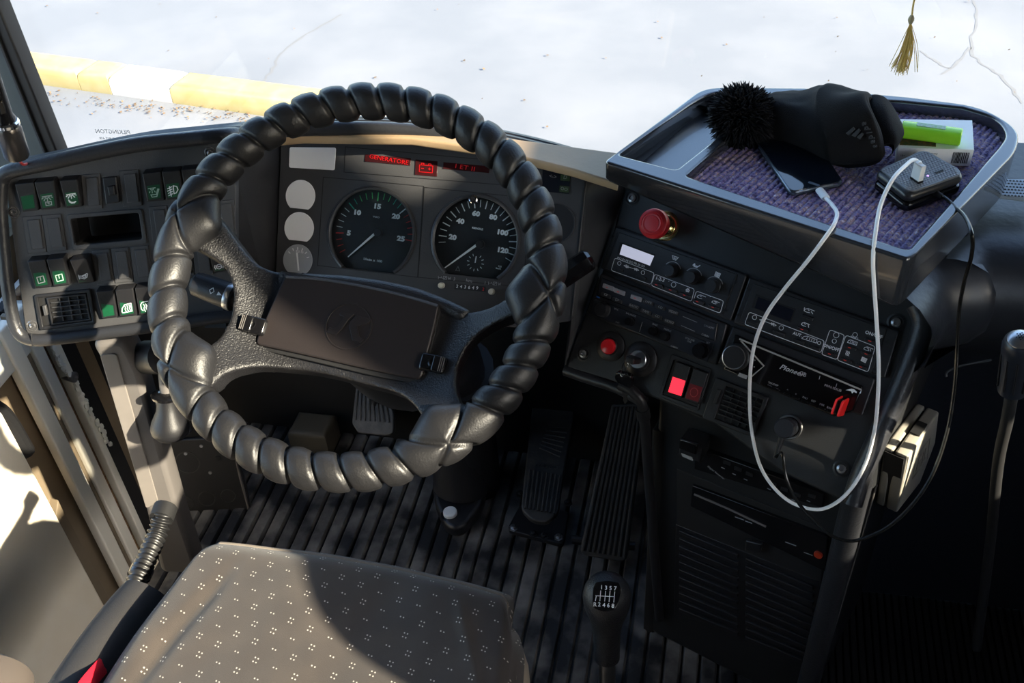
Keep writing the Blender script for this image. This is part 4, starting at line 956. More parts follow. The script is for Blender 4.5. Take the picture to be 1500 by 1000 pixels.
# ------------------------------------------------------------------ small controls on the console
es = thing('emergency_button', FC.px(972,334), 'big red mushroom emergency push button on a brass collar', 'button')
cb_ = FC.uv(974,331,.0)
FCo = FC.w(cb_, 0); dN = (at(962,331,1.27)-FC.px(976,331,.0)).normalized(); dN = FC.N
link('collar', lathe(FCo, FC.N, [(.0195,0),(.0198,.001),(.0185,.0018),(.0150,.0020),(.0145,.0025),(.0145,.006),(.0135,.0065)], 36), BRASS, es)
link('collar_nut', lathe(FCo, FC.N, [(.0140,.002),(.0140,.010),(.0120,.012),(.0110,.012),(.0110,.030)], 24), BRASS, es)
link('stem', lathe(FCo, FC.N, [(.0100,.01),(.0100,.034)], 20), DARK, es)
mb = lathe(FCo, FC.N, [(.009,.030),(.0175,.031),(.0192,.0335),(.0195,.040),(.0188,.0435),(.0165,.0455),(.012,.0468),(.0115,.0466),(.0100,.0466),(.0095,.0472),(.004,.0476),(0,.0476)], 48)
link('push_head', mb, RED, es)
link('turn_arrows', join([tube([FC.w((cb_[0]+.0145*cos(radians(a)), cb_[1]+.0145*sin(radians(a))), .0462) for a in range(s, s+75, 8)], .0006, 6) for s in (15,135,255)]), RED, es)
rl = thing('warning_lamp', FC.px(895,516), 'small round red warning lamp in a black collar, lower left of the console', 'lamp')
c = FC.px(895,507,.0)
link('collar', lathe(c, FC.N, [(.0205,0),(.0205,.002),(.0165,.0045),(.0120,.005),(.0115,.0075),(.0108,.008)], 36), DARK, rl)
link('lens', lathe(c, FC.N, [(.0106,.004),(.0104,.011),(.0090,.0135),(.0045,.0145),(0,.0147)], 30), mat('deep red lens', (.30,.008,.012), .22, emit=(1,.02,.03), es=.04), rl)
ig = thing('ignition_switch', FC.px(940,530), 'round ignition lock with bright steel barrel right of the red warning lamp', 'ignition lock')
c = FC.px(939,526,.0)
link('collar', lathe(c, FC.N, [(.0235,0),(.0235,.003),(.019,.006),(.0150,.0065),(.0150,.010),(.0125,.0105)], 36), DARK, ig)
link('barrel', lathe(c, FC.N, [(.0122,.006),(.0122,.012),(.0112,.0128),(0,.0128)], 30), STEEL, ig)
ke = thing('ignition_key', FC.px(920,540), 'black headed key turned in the ignition with a second key dangling from its ring', 'key')
FKy = Frame(c + FC.N*.012, FC.N, FC.U)
link('key_head', plate(Frame(c+FC.N*.014, FC.U, FC.N), [rp([(-.006,.0),(.005,.0),(.007,.004),(.006,.026),(-.007,.026),(-.010,.004)], .003)], -.004, .004, .0015), DARK, ke)
ri = FC.px(916,534,.034)
link('key_ring', tube([ri + FC.U*.003*cos(a*pi/12) + FC.Vv*.0125*sin(a*pi/12) - FC.Vv*.004 for a in range(24)], .0007, 8, closed=True), CHROME, ke)
FD = Frame(ri - V((0,0,.012)), FC.U, (0,0,1))
link('hanging_key_head', plate(FD, [rp([(-.012,-.004),(.010,.0),(.013,-.012),(.008,-.029),(-.004,-.030),(-.015,-.016)], .005)], -.0035, .0035, .0015), GLOSS, ke)
link('hanging_key_blade', plate(FD, [[(-.003,-.029),(.004,-.029),(.0045,-.052),(.001,-.058),(-.002,-.052),(-.001,-.045),(-.004,-.041)]], -.001, .001, .0003), mat('dull key steel', (.10,.10,.10), .35, metal=.8), ke)
# two lit rockers
rf = thing('rocker_pair', FC.px(1003,590), 'recessed pair of rocker switches, the left one glowing bright red', 'rocker switches')
link('frame', plate(FC, [rp(pp(FC, ((984,518),(1043,540),(1023,602),(966,580)), 0), .003), rp(pp(FC, ((988,526),(1038,545),(1022,596),(971,577)), 0), .002)], -.002, .002, .0008), DARK, rf)
link('recess', pplate(FC, ((988,526),(1038,545),(1022,596),(971,577)), .0, .0004), DULL, rf)
for q, m in ((((990,529),(1011,537),(998,583),(977,575)), REDLIT), (((1016,539),(1037,547),(1023,592),(1002,584)), REDDIM)):
    o = link('rocker', pplate(FC, q, 0, .0075, .001, .001), DARK, rf); m_ = quadmap(q)
    link('lens', pplate(FC, [m_(.08,.48), m_(.94,.46), m_(.94,.94), m_(.06,.96)], .007, .0082, .0003), m, o)
    if m is REDDIM: link('symbol', ribbons(FC, [[FC.uv(*m_(.5+.25*cos(a*pi/8), .7+.14*sin(a*pi/8)), .008) for a in range(17)]], .0006, .0083), mat('faint red print', (.5,.08,.08), .5), o)
# lower air vent
vq = [(1050,552),(1128,582),(1105,640),(1030,612)]; vm = quadmap(vq)
av = thing('air_vent', FC.px(1068,625), 'dark square air vent below the car stereo', 'air vent')
link('vent_frame', plate(FC, [rp(pp(FC, vq, 0), .003), pp(FC, [vm(.22,.10), vm(.92,.10), vm(.92,.90), vm(.22,.90)], 0)], -.001, .005, .0012), DARK, av)
link('vent_back', pplate(FC, [vm(.03,.04), vm(.97,.04), vm(.97,.96), vm(.03,.96)], 0, .0008), DULL, av)
for k in range(6): y = .10+.8*(k+1)/7; link('slat', pplate(FC, [vm(.22,y-.014), vm(.92,y-.014), vm(.92,y+.014), vm(.22,y+.014)], .001, .005, .0004), DARK, av)
for k in range(4): x = .22+.7*(k+1)/5; link('vane', pplate(FC, [vm(x-.006,.1), vm(x+.006,.1), vm(x+.006,.9), vm(x-.006,.9)], .001, .0035), DARK, av)
link('vent_lever', pplate(FC, [vm(.08,.25), vm(.14,.25), vm(.14,.6), vm(.08,.6)], .003, .008, .001), DARK, av)
# socket and power plug
so = thing('power_socket', FC.px(1152,635), 'round power socket with bright metal ring on the lower console face', 'socket')
c = FC.px(1157,625,.0)
link('socket_ring', lathe(c, FC.N, [(.0155,0),(.0160,.0015),(.0150,.0030),(.0130,.0030),(.0125,.0)], 32), STEEL, so)
link('socket_well', lathe(c, FC.N, [(.0124,.0006),(.0,.0006)], 24), DULL, so)
pl = thing('power_plug', FC.px(1145,632,.02), 'black power plug of the charger pushed into the round socket', 'plug')
PLN = (at(1141,629,1.235)-c).normalized()
link('plug_body', lathe(c, PLN, [(.0112,.001),(.0112,.010),(.0098,.011),(.0098,.018),(.0122,.020),(.0125,.036),(.0110,.0385),(0,.039)], 28), mat('plug black', (.03,.033,.04), .35), pl)
pe = c + PLN*.028 - FC.Vv*.012
link('strain_relief', tube([pe, pe-FC.Vv*.012, pe-FC.Vv*.028], lambda t: .0042-.0018*t, 10), DARK, pl)

# grey ticket holder on the console flank
FB = Frame(FC.px(1290,640)+uC*.035, FC.N*-1, (.287,.546,.885)); FB = Frame(FB.O, n3((.314,.759,-.57)), (.287,.546,.885))
if FB.N.dot(uC) < 0: pass
gbx = thing('card_holder', FB.px(1340,720), 'light grey plastic card holder with engraved square logo on the console flank', 'holder')
fo = [(1331,669),(1374,602),(1378,606),(1370,655),(1352,700),(1338,722),(1314,751)]
fo = [(1331,669),(1376,603),(1366,682),(1314,751)]
h_ = 0
b_ = [FB.uv(x, y, 0) for x, y in fo]
print('BOX', b_, FB.N)
link('front_shell', plate(FB, [rp(b_, .004)], -.016, 0, .003, 3), BEIGE, gbx)
link('back_shell', plate(FB, [rp([(p[0], p[1]-.0) for p in b_], .004)], -.030, -.0185, .003, 3), BEIGE, gbx)
link('inner', plate(FB, [[(b_[0][0]+.004,b_[0][1]-.006),(b_[1][0]-.004,b_[1][1]-.006),(b_[2][0]-.004,b_[2][1]+.004),(b_[3][0]+.004,b_[3][1]+.004)]], -.028, -.004), DULL, gbx)
mm = quadmap([(p[0], p[1], 0) for p in b_])
def fb(x, y): q = mm(x, y); return (q[0], q[1])
link('slot', plate(FB, [[fb(.40,-.02), fb(.66,-.02), fb(.66,.04), fb(.40,.04)]], -.015, -.003), DULL, gbx)
lg = [fb(.30,.24), fb(.74,.24), fb(.74,.62), fb(.30,.62)]
link('logo', join([ribbons(FB, [lg+[lg[0]]], .0012, .0002, .0006), ribbons(FB, [[fb(.38,.55), fb(.42,.34), fb(.56,.34), fb(.56,.55)], [fb(.40,.45), fb(.56,.45)], [fb(.62,.34), fb(.62,.55), fb(.68,.55)]], .0014, .0002, .0006)]), mat('engraved grey', (.26,.25,.22), .5), gbx)

# ================================================================== SHELF (right part of the dash) and microphone
shv = thing('dash_shelf', (1.0,.25,.5), 'smooth blue-black vinyl dashboard shelf and rounded flank, right of the tray', 'dashboard')
zs_ = .772
plan = [(.628,.082),(.655,.135),(.705,.160),(.78,.168),(1.35,.168)]
pl2 = smoothpath([(x, y, 0) for x, y in plan], 6)
prof = [(.0,0),(.012,.001),(.030,.006),(.050,.018),(.066,.036),(.074,.060),(.070,.09),(.050,.125),(.012,.165),(-.03,.23),(-.05,.35),(-.05,.6),(-.05,.77)]
bm = bmesh.new(); rows = []
for i, p in enumerate(pl2):
    a = pl2[max(0,i-1)]; b = pl2[min(len(pl2)-1,i+1)]; t = (b-a).normalized(); nn = V((t.y,-t.x,0))
    rows.append([bm.verts.new((p.x, .44, zs_)), bm.verts.new((p.x, p.y+.10, zs_))] + [bm.verts.new((p.x+nn.x*(o-.05), p.y+nn.y*(o-.05), zs_-d)) for o, d in prof])
for A, B in zip(rows, rows[1:]):
    for j in range(len(A)-1): bm.faces.new((A[j], B[j], B[j+1], A[j+1]))
link('shelf_top', bm2me(bm), SHELF, shv, angle=60)
link('cup_arch', tube([at(1386,552,1.40), at(1388,544,1.40), at(1410,535,1.405), at(1452,527,1.415)], .0016, 8, sm=4), mat('arch edge', (.06,.065,.075), .35), shv)
# perforated blind at the far right
bl = thing('perforated_strip', hz(1490,265,.79), 'pale strip with rows of dark holes at the far right behind the tray', 'strip')
q = [hz(1465,262,.80), hz(1520,262,.80), hz(1520,292,.80), hz(1465,285,.80)]
FZ = Frame((0,0,.80), (1,0,0), (0,1,0))
link('strip', plate(FZ, [[(p.x, p.y) for p in q]], -.006, 0, .001), PAPER, bl)
mes = []
for i in range(12):
    for j in range(6):
        p = hz(1470+i*5+(j%2)*2.5, 264+j*4.4+i*.3, .8003); mes.append(lathe(p, (0,0,1), [(.0014,0),(.0014,.0004),(0,.0004)], 6))
tag(link('holes', join(mes), DULL, bl), kind='stuff')
# microphone at the right edge
mi = thing('microphone', at(1490,600,1.10), 'dark gooseneck microphone with a silver mesh head at the right edge', 'microphone')
mp, md = at(1494,505,1.12), (at(1494,505,1.12)-at(1478,600,1.20)).normalized()
link('head_ring', lathe(mp, md, [(.0145,-.07),(.0150,-.04),(.0160,-.012),(.0165,-.006),(.0165,.0),(.0150,.006),(.013,.008)], 28), mat('mic body', (.015,.018,.026), .32), mi)
gm = lathe(mp, md, [(.0140,.004),(.0125,.009),(.008,.0125),(0,.0135)], 28); link('mesh_head', gm, STEEL, mi)
a_ = md.orthogonal().normalized(); b2_ = md.cross(a_); mes = []
for i in range(-5,6):
    for j in range(-5,6):
        u_, v_ = (i+(j%2)*.5)*.0026, j*.0023; rr_ = sqrt(u_*u_+v_*v_)
        if rr_ < .0125: mes.append(lathe(mp+md*(.0145-.009*(rr_/.0135)**2-.0012)+a_*u_+b2_*v_, md, [(.0008,0),(.0008,.0008),(0,.0008)], 6))
tag(link('mesh_holes', join(mes), DULL, mi), kind='stuff')
for k in range(10):
    a = k*2*pi/10; link('rib', tube([mp+(a_*cos(a)+b2_*sin(a))*.0157-md*.012, mp+(a_*cos(a)+b2_*sin(a))*.0152-md*.06], .0011, 6), DARK, mi)
link('neck', tube([mp-md*.06, mp-md*.12, at(1462,680,1.34), at(1450,800,1.50), at(1430,950,1.62)], .0065, 12, sm=5), DULL, mi)

# ================================================================== TRAY
ty = thing('tray', (.49,.22,.80), 'black dashboard tray with a bare left compartment and a carpeted right one', 'tray')
outl = [(884,236),(1000,150),(1030,127),(1180,128),(1330,141),(1440,155),(1496,190),(1488,222),(1342,372),(1330,380)]
Lo = rp(pp(FT, outl, 0), [.008,.05,.05,0,0,.05,.05,.02,.006,.006], 6)
inA = [(906,226),(1018,147),(1046,134),(1120,135),(1112,152),(990,248)]
inB = [(1005,257),(1132,146),(1150,139),(1320,148),(1410,157),(1462,172),(1476,197),(1462,216),(1332,364),(1320,362)]
LA = rp(pp(FT, inA, 0), [.006,.03,.03,.006,0,.006], 5); LBc = rp(pp(FT, inB, 0), [.006,.004,.006,0,0,.03,.03,0,.008,.004], 5)
link('rim', plate(FT, [Lo, LA, LBc], -.062, 0, .0035, 4), TRAYM, ty)
link('base', plate(FT, [[(p[0]*.985+.003, p[1]*.985+.001) for p in Lo]], -.0615, -.026, 0), CONS, ty)
for nm in ('base','rim'):
    o_ = [c for c in bpy.data.objects if c.name == nm and c.parent == ty][0]
    for v in o_.data.vertices:
        p = v.co + ORG[o_.name]; h = (p-FT.O).dot(FT.N); u_ = (p-FT.O).dot(FT.U)
        if h < -.045: v.co.z += (-h-.022)*(1-max(.0, min(1, .02+u_/.36)))
link('compartment_floor', plate(FT, [LA], -.027, -.0245), TRAYM, ty)
# ribbed carpet with looped yarn
def inside(p, L):
    c = False; j = len(L)-1
    for i in range(len(L)):
        if (L[i][1] > p[1]) != (L[j][1] > p[1]) and p[0] < (L[j][0]-L[i][0])*(p[1]-L[i][1])/(L[j][1]-L[i][1])+L[i][0]: c = not c
        j = i
    return c
ua, ub_ = FT.uv(*cz(880,100,.4133)(1030,520), -.02), FT.uv(*cz(880,100,.4133)(1150,390), -.02)
rd = V((ub_[0]-ua[0], ub_[1]-ua[1])).normalized(); rn = V((-rd.y, rd.x))
us = [p[0] for p in LBc]; vv = [p[1] for p in LBc]; st_ = .0011
nx, ny = int((max(us)-min(us))/st_)+1, int((max(vv)-min(vv))/st_)+1
idx = {}; vs = []; fs = []
for j in range(ny+1):
    for i in range(nx+1):
        p = V((min(us)+i*st_, min(vv)+j*st_))
        a, b = p.dot(rn), p.dot(rd)
        k = floor(a/.0074); fa = a/.0074-k; bb = b/.0046 + (k*.37) % 1 + noise.noise((k*3.1, b*60, 0))*.5; fb_ = bb-floor(bb)
        w = .0030*max(0, sin(pi*fa))**.6*(.55+.45*max(0, sin(pi*fb_))**.5)
        h = -.0175 + w + noise.noise((a*300, b*300, 1))*.0007
        idx[(i,j)] = len(vs); vs.append(tuple(FT.w((p.x, p.y), h)))
for j in range(ny):
    for i in range(nx):
        if inside((min(us)+(i+.5)*st_, min(vv)+(j+.5)*st_), LBc): fs.append((idx[(i,j)], idx[(i+1,j)], idx[(i+1,j+1)], idx[(i,j+1)]))
me = bpy.data.meshes.new('m'); me.from_pydata(vs, [], fs); bm = bmesh.new(); bm.from_mesh(me)
bmesh.ops.delete(bm, geom=[v for v in bm.verts if not v.link_faces], context='VERTS'); bm.to_mesh(me); bm.free()
link('carpet', me, CARPET, ty, angle=180)
CZ = TZ-.0150                                               # top of the carpet
FCp = Frame((FT.O.x, FT.O.y, CZ), FT.U, FT.Vv)
def cp(x, y, h=0): return FCp.px(x, y, h)

# car key in the left compartment
FA = Frame((FT.O.x, FT.O.y, TZ-.0245), FT.U, FT.Vv)
ky = thing('car_key', FA.px(1050,158), 'car key with a square black head lying in the bare tray compartment', 'key')
khq = [(1030,150),(1048,145),(1060,156),(1036,163)]
hd = rp(pp(FA, khq, .006), .002)
link('key_head', plate(FA, [hd], 0, .007, .0015), mat('key head', (.02,.022,.03), .25), ky)
kc = FA.uv(1039,151,.007)
link('key_eye', plate(FA, [circ(kc, .0035, 20, .0028)], .0065, .0074), DULL, ky)
link('key_blade', plate(FA, [pp(FA, ((1056,150),(1066,147),(1079,143.5),(1081,146),(1077,149),(1071,149.5),(1066,152),(1060,155)), .004)], .0025, .0042, .0003), STEEL, ky)
# beanie
z6 = cz(1000,100,.2)
be = thing('beanie', cp(1190,240), 'black fleece bobble hat with a stitched sports logo, crumpled on the carpet of the tray', 'hat')
def hp_(x, y, dep, h=None):
    """point seen at pixel x,y standing dep metres behind the line of the hat's front foot"""
    O = FCp.px(1180, 236) + FT.Vv*dep; return hit(x, y, O, FT.Vv)
secs = [ # each section: pixel points and depth from front foot over the top to the back foot
 [(1092,235,.000),(1078,215,.010),(1078,190,.020),(1086,172,.035),(1100,168,.055),(1108,176,.070),(1112,190,.075)],
 [(1116,216,.010),(1100,196,.012),(1094,172,.025),(1100,152,.040),(1115,146,.060),(1126,152,.085),(1130,170,.095)],
 [(1146,208,.020),(1120,180,.016),(1114,156,.028),(1122,142,.045),(1140,136,.065),(1152,138,.090),(1158,155,.105)],
 [(1182,222,.010),(1160,190,.006),(1152,158,.020),(1160,142,.040),(1172,135,.062),(1182,134,.088),(1190,150,.110)],
 [(1206,236,.004),(1196,205,-.002),(1188,168,.012),(1190,145,.036),(1196,130,.060),(1206,126,.085),(1215,145,.112)],
 [(1218,240,.004),(1212,210,-.004),(1202,172,.008),(1198,140,.034),(1212,124,.060),(1228,130,.085),(1236,148,.110)],
 [(1256,240,.006),(1252,205,-.002),(1242,165,.008),(1236,140,.034),(1246,134,.060),(1256,136,.085),(1262,150,.108)],
 [(1288,235,.010),(1284,200,.004),(1274,164,.012),(1264,142,.034),(1268,136,.060),(1272,140,.085),(1276,154,.105)],
 [(1296,226,.018),(1292,205,.014),(1284,178,.018),(1272,152,.034),(1274,144,.055),(1280,148,.080),(1284,158,.100)]]
import itertools
rowsb = [smoothpath([hp_(*p) for p in s], 6) for s in secs]
nc = len(rowsb[0]); cols_ = [smoothpath([r[j] for r in rowsb], 6) for j in range(nc)]
bm = bmesh.new(); G = [[bm.verts.new(c[i]) for c in cols_] for i in range(len(cols_[0]))]
for A, B in zip(G, G[1:]):
    for j in range(nc-1): bm.faces.new((A[j], B[j], B[j+1], A[j+1]))
r = bmesh.ops.extrude_face_region(bm, geom=bm.faces[:])
bmesh.ops.recalc_face_normals(bm, faces=bm.faces[:])
for v in [e for e in r['geom'] if isinstance(e, bmesh.types.BMVert)]: v.co += V((0,.004,-.006))
for v in bm.verts:
    v.co.z += noise.noise(v.co*32)*.0045 + noise.noise(v.co*70)*.0012; v.co.x += noise.noise(v.co*30+V((5,0,0)))*.003
    if v.co.z < CZ: v.co.z = CZ
link('hat_body', bm2me(bm), FLEECE, be, angle=80)
# turned-up cuff, slightly proud
cu_ = [[rowsb[k][j] + FT.Vv*-.004 + V((0,0,.003)) for j in range(nc-8)] for k in (5,6,7,8)]
cc_ = [smoothpath([r[j] for r in cu_], 6) for j in range(len(cu_[0]))]
bm = bmesh.new(); G = [[bm.verts.new(c[i]) for c in cc_] for i in range(len(cc_[0]))]
for A, B in zip(G, G[1:]):
    for j in range(len(cc_)-1): bm.faces.new((A[j], B[j], B[j+1], A[j+1]))
r = bmesh.ops.extrude_face_region(bm, geom=bm.faces[:])
for v in [e for e in r['geom'] if isinstance(e, bmesh.types.BMVert)]: v.co += FT.Vv*.006 + V((0,0,-.003))
for v in bm.verts:
    v.co.z += noise.noise(v.co*32)*.0035
    if v.co.z < CZ: v.co.z = CZ
link('cuff', bm2me(bm), FLEECE, be, angle=80)
# the folded back half of the band
bk = [[(1262,160,.070),(1275,140,.075),(1292,140,.078),(1304,150,.080),(1314,166,.078),(1322,182,.070)],
      [(1258,180,.050),(1276,160,.050),(1296,160,.052),(1310,172,.054),(1320,188,.050),(1324,198,.046)],
      [(1270,205,.030),(1285,190,.030),(1300,188,.030),(1312,196,.030),(1316,208,.028),(1312,218,.024)],
      [(1278,226,.020),(1290,214,.020),(1302,210,.020),(1310,214,.020),(1308,224,.018),(1300,230,.016)]]
R_ = [smoothpath([hp_(*p) for p in s], 5) for s in bk]; C_ = [smoothpath([r[j] for r in R_], 5) for j in range(len(R_[0]))]
bm = bmesh.new(); G = [[bm.verts.new(c[i]) for c in C_] for i in range(len(C_[0]))]
for A, B in zip(G, G[1:]):
    for j in range(len(C_)-1): bm.faces.new((A[j], B[j], B[j+1], A[j+1]))
r = bmesh.ops.extrude_face_region(bm, geom=bm.faces[:])
for v in [e for e in r['geom'] if isinstance(e, bmesh.types.BMVert)]: v.co += V((0,.012,-.010))
for v in bm.verts:
    v.co.z = max(CZ, v.co.z)
link('inner_band', bm2me(bm), FLEECE, be, angle=80)
# stitched logo on the cuff: three slanted bars and the word
FLg = Frame(hp_(1262,196,-.008), (FT.U*.95+V((0,0,-.12))), (V((0,0,.8))+FT.Vv*.35))
lgm = mat('logo thread', (.035,.037,.042), .35)
bars = [[(1240,196),(1248,186),(1256,190),(1246,200)],[(1248,202),(1258,190),(1266,195),(1258,206)],[(1257,208),(1262,200),(1270,202),(1266,212)]]
bars = [[z6(a-0,b) for a, b in q] for q in ([(1195,475),(1250,430),(1262,445),(1215,492)],[(1235,492),(1290,440),(1302,456),(1262,505)],[(1275,505),(1312,470),(1326,482),(1300,522)])]
link('logo_bars', join([pplate(FLg, q, -.001, .0012, .0004) for q in bars]), lgm, be)
lt = []
for i, ch in enumerate('adidas'):
    x, y = 1257+i*5.0, 178+i*6.9
    x, y = 1261+i*3.2, 181+i*6.6
    lt.append(text_me(FLg, ch, FLg.uv(x+6, y), .0085, radians(-62), .0006, bold=.0003, th=.0012))
link('logo_word', join(lt), lgm, be)
# pom-pom
pc = hp_(1083,208,.012); PRD = .034
pc.z = max(pc.z, CZ+PRD*.9)
core = bmesh.new(); bmesh.ops.create_icosphere(core, subdivisions=4, radius=PRD*.86)
for v in core.verts: v.co = pc + v.co*(1+noise.noise(v.co*60)*.10)
link('bobble_core', bm2me(core), POMM, be)
vs, fs = [], []; pr_ = random.Random(5)
for i in range(5200):
    z_ = pr_.uniform(-1,1); a = pr_.uniform(0,2*pi); s_ = sqrt(1-z_*z_); d = V((s_*cos(a), s_*sin(a), z_))
    t1 = d.orthogonal().normalized(); t2 = d.cross(t1); a2 = pr_.uniform(0,6.28); w_ = (t1*cos(a2)+t2*sin(a2)); L_ = pr_.uniform(.98,1.12)*PRD; lean = V((pr_.uniform(-1,1), pr_.uniform(-1,1), pr_.uniform(-1,.4)))*.009
    b = len(vs); r_ = pr_.uniform(.0009,.0016); nrm_ = d.cross(w_)
    for (t, rr2) in ((.75,r_*.8),(.9,r_),(1.0,r_*.3)):
        c = pc + d*L_*t + lean*(t-.7)*3.3
        if c.z < CZ+.001: c.z = CZ+.001
        for q in range(3): vs.append(tuple(c + (w_*cos(q*2.094)+nrm_*sin(q*2.094))*rr2))
    for k in range(2):
        for q in range(3): fs.append((b+k*3+q, b+k*3+(q+1)%3, b+(k+1)*3+(q+1)%3, b+(k+1)*3+q))
    fs.append((b+6,b+7,b+8))
me = bpy.data.meshes.new('m'); me.from_pydata(vs, [], fs); tag(link('bobble_yarn', me, POMM, be, angle=180), kind='stuff')

# phone
ph = thing('smartphone', cp(1190,262), 'black smartphone lying half under the bobble hat with a white cable plugged in', 'phone')
pq = [(1120,226),(1196,214),(1238,262),(1160,276)]
PQ = [(1108,208),(1192,200),(1237,266),(1158,282)]
link('phone_body', pplate(FCp, PQ, .0005, .0075, .0025, .009), mat('phone metal', (.10,.12,.15), .2, metal=.6), ph)
pm = quadmap(PQ)
link('screen', pplate(FCp, [pm(.03,.02), pm(.97,.02), pm(.97,.98), pm(.03,.98)], .006, .0079, .0004, .008), mat('phone glass', (.004,.007,.013), .05, coat=.5), ph)
hbn = FCp.uv(*pm(.48,.925), .008); link('home_button', plate(FCp, [rp(rect(hbn, .014, .004, radians(-5)), .002)], .0076, .0083, .0003), mat('button glass', (.10,.13,.17), .15), ph)
link('antenna_line', pplate(FCp, [pm(.16,.985), pm(.24,.985), pm(.24,1.004), pm(.16,1.004)], .001, .0070), CHROME, ph); link('antenna_line', pplate(FCp, [pm(.80,.985), pm(.88,.985), pm(.88,1.004), pm(.80,1.004)], .001, .0070), CHROME, ph)

# white card packet with lighter on top
cg = thing('card_packet', cp(1370,225), 'small white cardboard packet with a printed picture and barcode, under the lighter', 'packet')
zp = cz(1220,140,.18); Hc = .022
top4 = [zp(545,190), zp(1135,200), zp(1150,440), zp(530,425)]
bq0 = pp(FCp, top4, Hc)
link('packet_box', plate(FCp, [rp(bq0, .0006)], .0003, Hc, .0006), CARD, cg)
pmx = quadmap([(p[0], p[1], 0) for p in bq0])
link('picture', plate(FCp, [[pmx(.03,.62)[:2], pmx(.50,.64)[:2], pmx(.50,.93)[:2], pmx(.02,.90)[:2]]], Hc-.0002, Hc+.0003), LEAVES, cg)
FSd = Frame(FCp.w(bq0[3], 0), FCp.w(bq0[2], 0)-FCp.w(bq0[3], 0), (0,0,1)); wd = (V(bq0[2])-V(bq0[3])).length
mes = []; brn = random.Random(2); x = wd*.74
while x < wd*.95:
    w_ = brn.choice((.0005,.0008,.0012)); mes.append(plate(FSd, [[(x,.004),(x+w_,.004),(x+w_,Hc-.004),(x,Hc-.004)]], 0, .0004)); x += w_+brn.choice((.0005,.0008))
link('barcode', join(mes), DARK, cg)
link('small_print', join([text_me(FSd, t_, (wd*a, Hc*b), .0036, 0, .0001) for t_, a, b in (('18+',.08,.55),('tobacco tax stamp',.38,.72),('20 pcs  No 4 116',.40,.42),('161',.64,.22))]), GREYP, cg)
li = thing('lighter', FCp.px(1370,190,Hc), 'lime green plastic lighter with a white cap and red thumb lever, on the white packet', 'lighter')
e0, e1 = FCp.px(1320,189,Hc+.009), FCp.px(1408,201,Hc+.009); e1.z = e0.z; d = (e1-e0).normalized()
link('fuel_body', tube([e0+d*.0, e0+d*.001, e0+(e1-e0)*.5, e1-d*.001, e1], lambda t: .0140 if 0 < t < 1 else .0128, 28, rz=lambda t: .0088 if 0 < t < 1 else .0076, up=d.cross(V((0,0,1)))), LIME, li)
for o in ():
    pass
lf = Frame(e0 + V((0,0,.0086)), d, V((0,0,1)).cross(d)); LL = (e1-e0).length
link('sticker', plate(lf, [rp([(LL*.24,-.0035),(LL*.72,-.0035),(LL*.72,.0045),(LL*.24,.0045)], .0015)], -.0006, .0004, .0002), mat('worn sticker', (.45,.60,.50), .5, var=.8, col2=(.2,.5,.1), vs=300), li)
link('cap', tube([e0-d*.013, e0-d*.012, e0-d*.001], .0118, 20, rz=.0078, up=d.cross(V((0,0,1)))), mat('lighter hood', (.82,.82,.78), .25), li)
link('thumb_lever', plate(Frame(e0 - d*.010 - lf.Vv*.0105, d, (0,0,1)), [rp([(-.001,-.005),(.008,-.005),(.008,.004),(-.001,.004)], .002)], -.002, .002, .001), REDG, li)
link('spark_wheel', lathe(e0 - d*.014 - lf.Vv*.006, lf.Vv, [(0,-.003),(.0042,-.003),(.0042,.003),(0,.003)], 20), STEEL, li)

# usb charger hub
uh = thing('usb_hub', cp(1340,285), 'black usb charger block with patterned top and one cable plugged in, on the tray', 'charger')
zq = cz(1220,140,.18); Hh = .026
tq = [zq(385,598), zq(712,450), zq(770,452), zq(1030,598), zq(1040,640), zq(660,775), zq(600,765)]
bt = pp(FCp, tq, Hh); cx_ = sum(p[0] for p in bt)/len(bt); cy_ = sum(p[1] for p in bt)/len(bt)
big = [(cx_+(p[0]-cx_)*1.09, cy_+(p[1]-cy_)*1.10) for p in bt]
link('lower_shell', plate(FCp, [rp(big, .006)], .0005, .012, .004, 3), GLOSS, uh)
link('upper_shell', plate(FCp, [rp(big, .006)], .0124, Hh-.001, .0065, 4), mat('hub plastic', (.02,.021,.024), .28), uh)
link('top_plate', plate(FCp, [rp(bt, .004)], Hh-.003, Hh, .0004), mat('hub top', (.13,.135,.15), .42), uh)
um = V((bt[2][0]-bt[0][0], bt[2][1]-bt[0][1])).normalized(); un = V((-um.y, um.x)); vs, fs = [], []
for i in range(-20, 21):
    for j in range(-20, 21):
        c = V((cx_, cy_)) + um*(i+.5*(j % 2))*.0039 + un*j*.0031
        if not inside(c, [(cx_+(p[0]-cx_)*.94, cy_+(p[1]-cy_)*.94) for p in bt]): continue
        b = len(vs)
        for rr_, hh_ in ((.0016,0),(.0011,.0006)):
            for q in range(6): vs.append(tuple(FCp.w((c.x+rr_*cos(q*pi/3), c.y+rr_*sin(q*pi/3)), Hh+hh_)))
        fs.append(tuple(b+6+q for q in range(6)))
        for q in range(6): fs.append((b+q, b+(q+1)%6, b+6+(q+1)%6, b+6+q))
me = bpy.data.meshes.new('m'); me.from_pydata(vs, [], fs); tag(link('top_pattern', me, mat('hub studs', (.20,.21,.23), .4), uh), kind='stuff')
sq = [zq(828,622), zq(895,598), zq(902,606), zq(836,630)]
link('empty_port', pplate(FCp, sq, Hh, Hh+.0012), DULL, uh); link('led', lathe(FCp.px(*zq(772,656), Hh), (0,0,1), [(.0012,0),(.0012,.0012),(0,.0013)], 10), mat('violet led', (.6,.4,.8), .4, emit=(.7,.4,1), es=.8), uh)
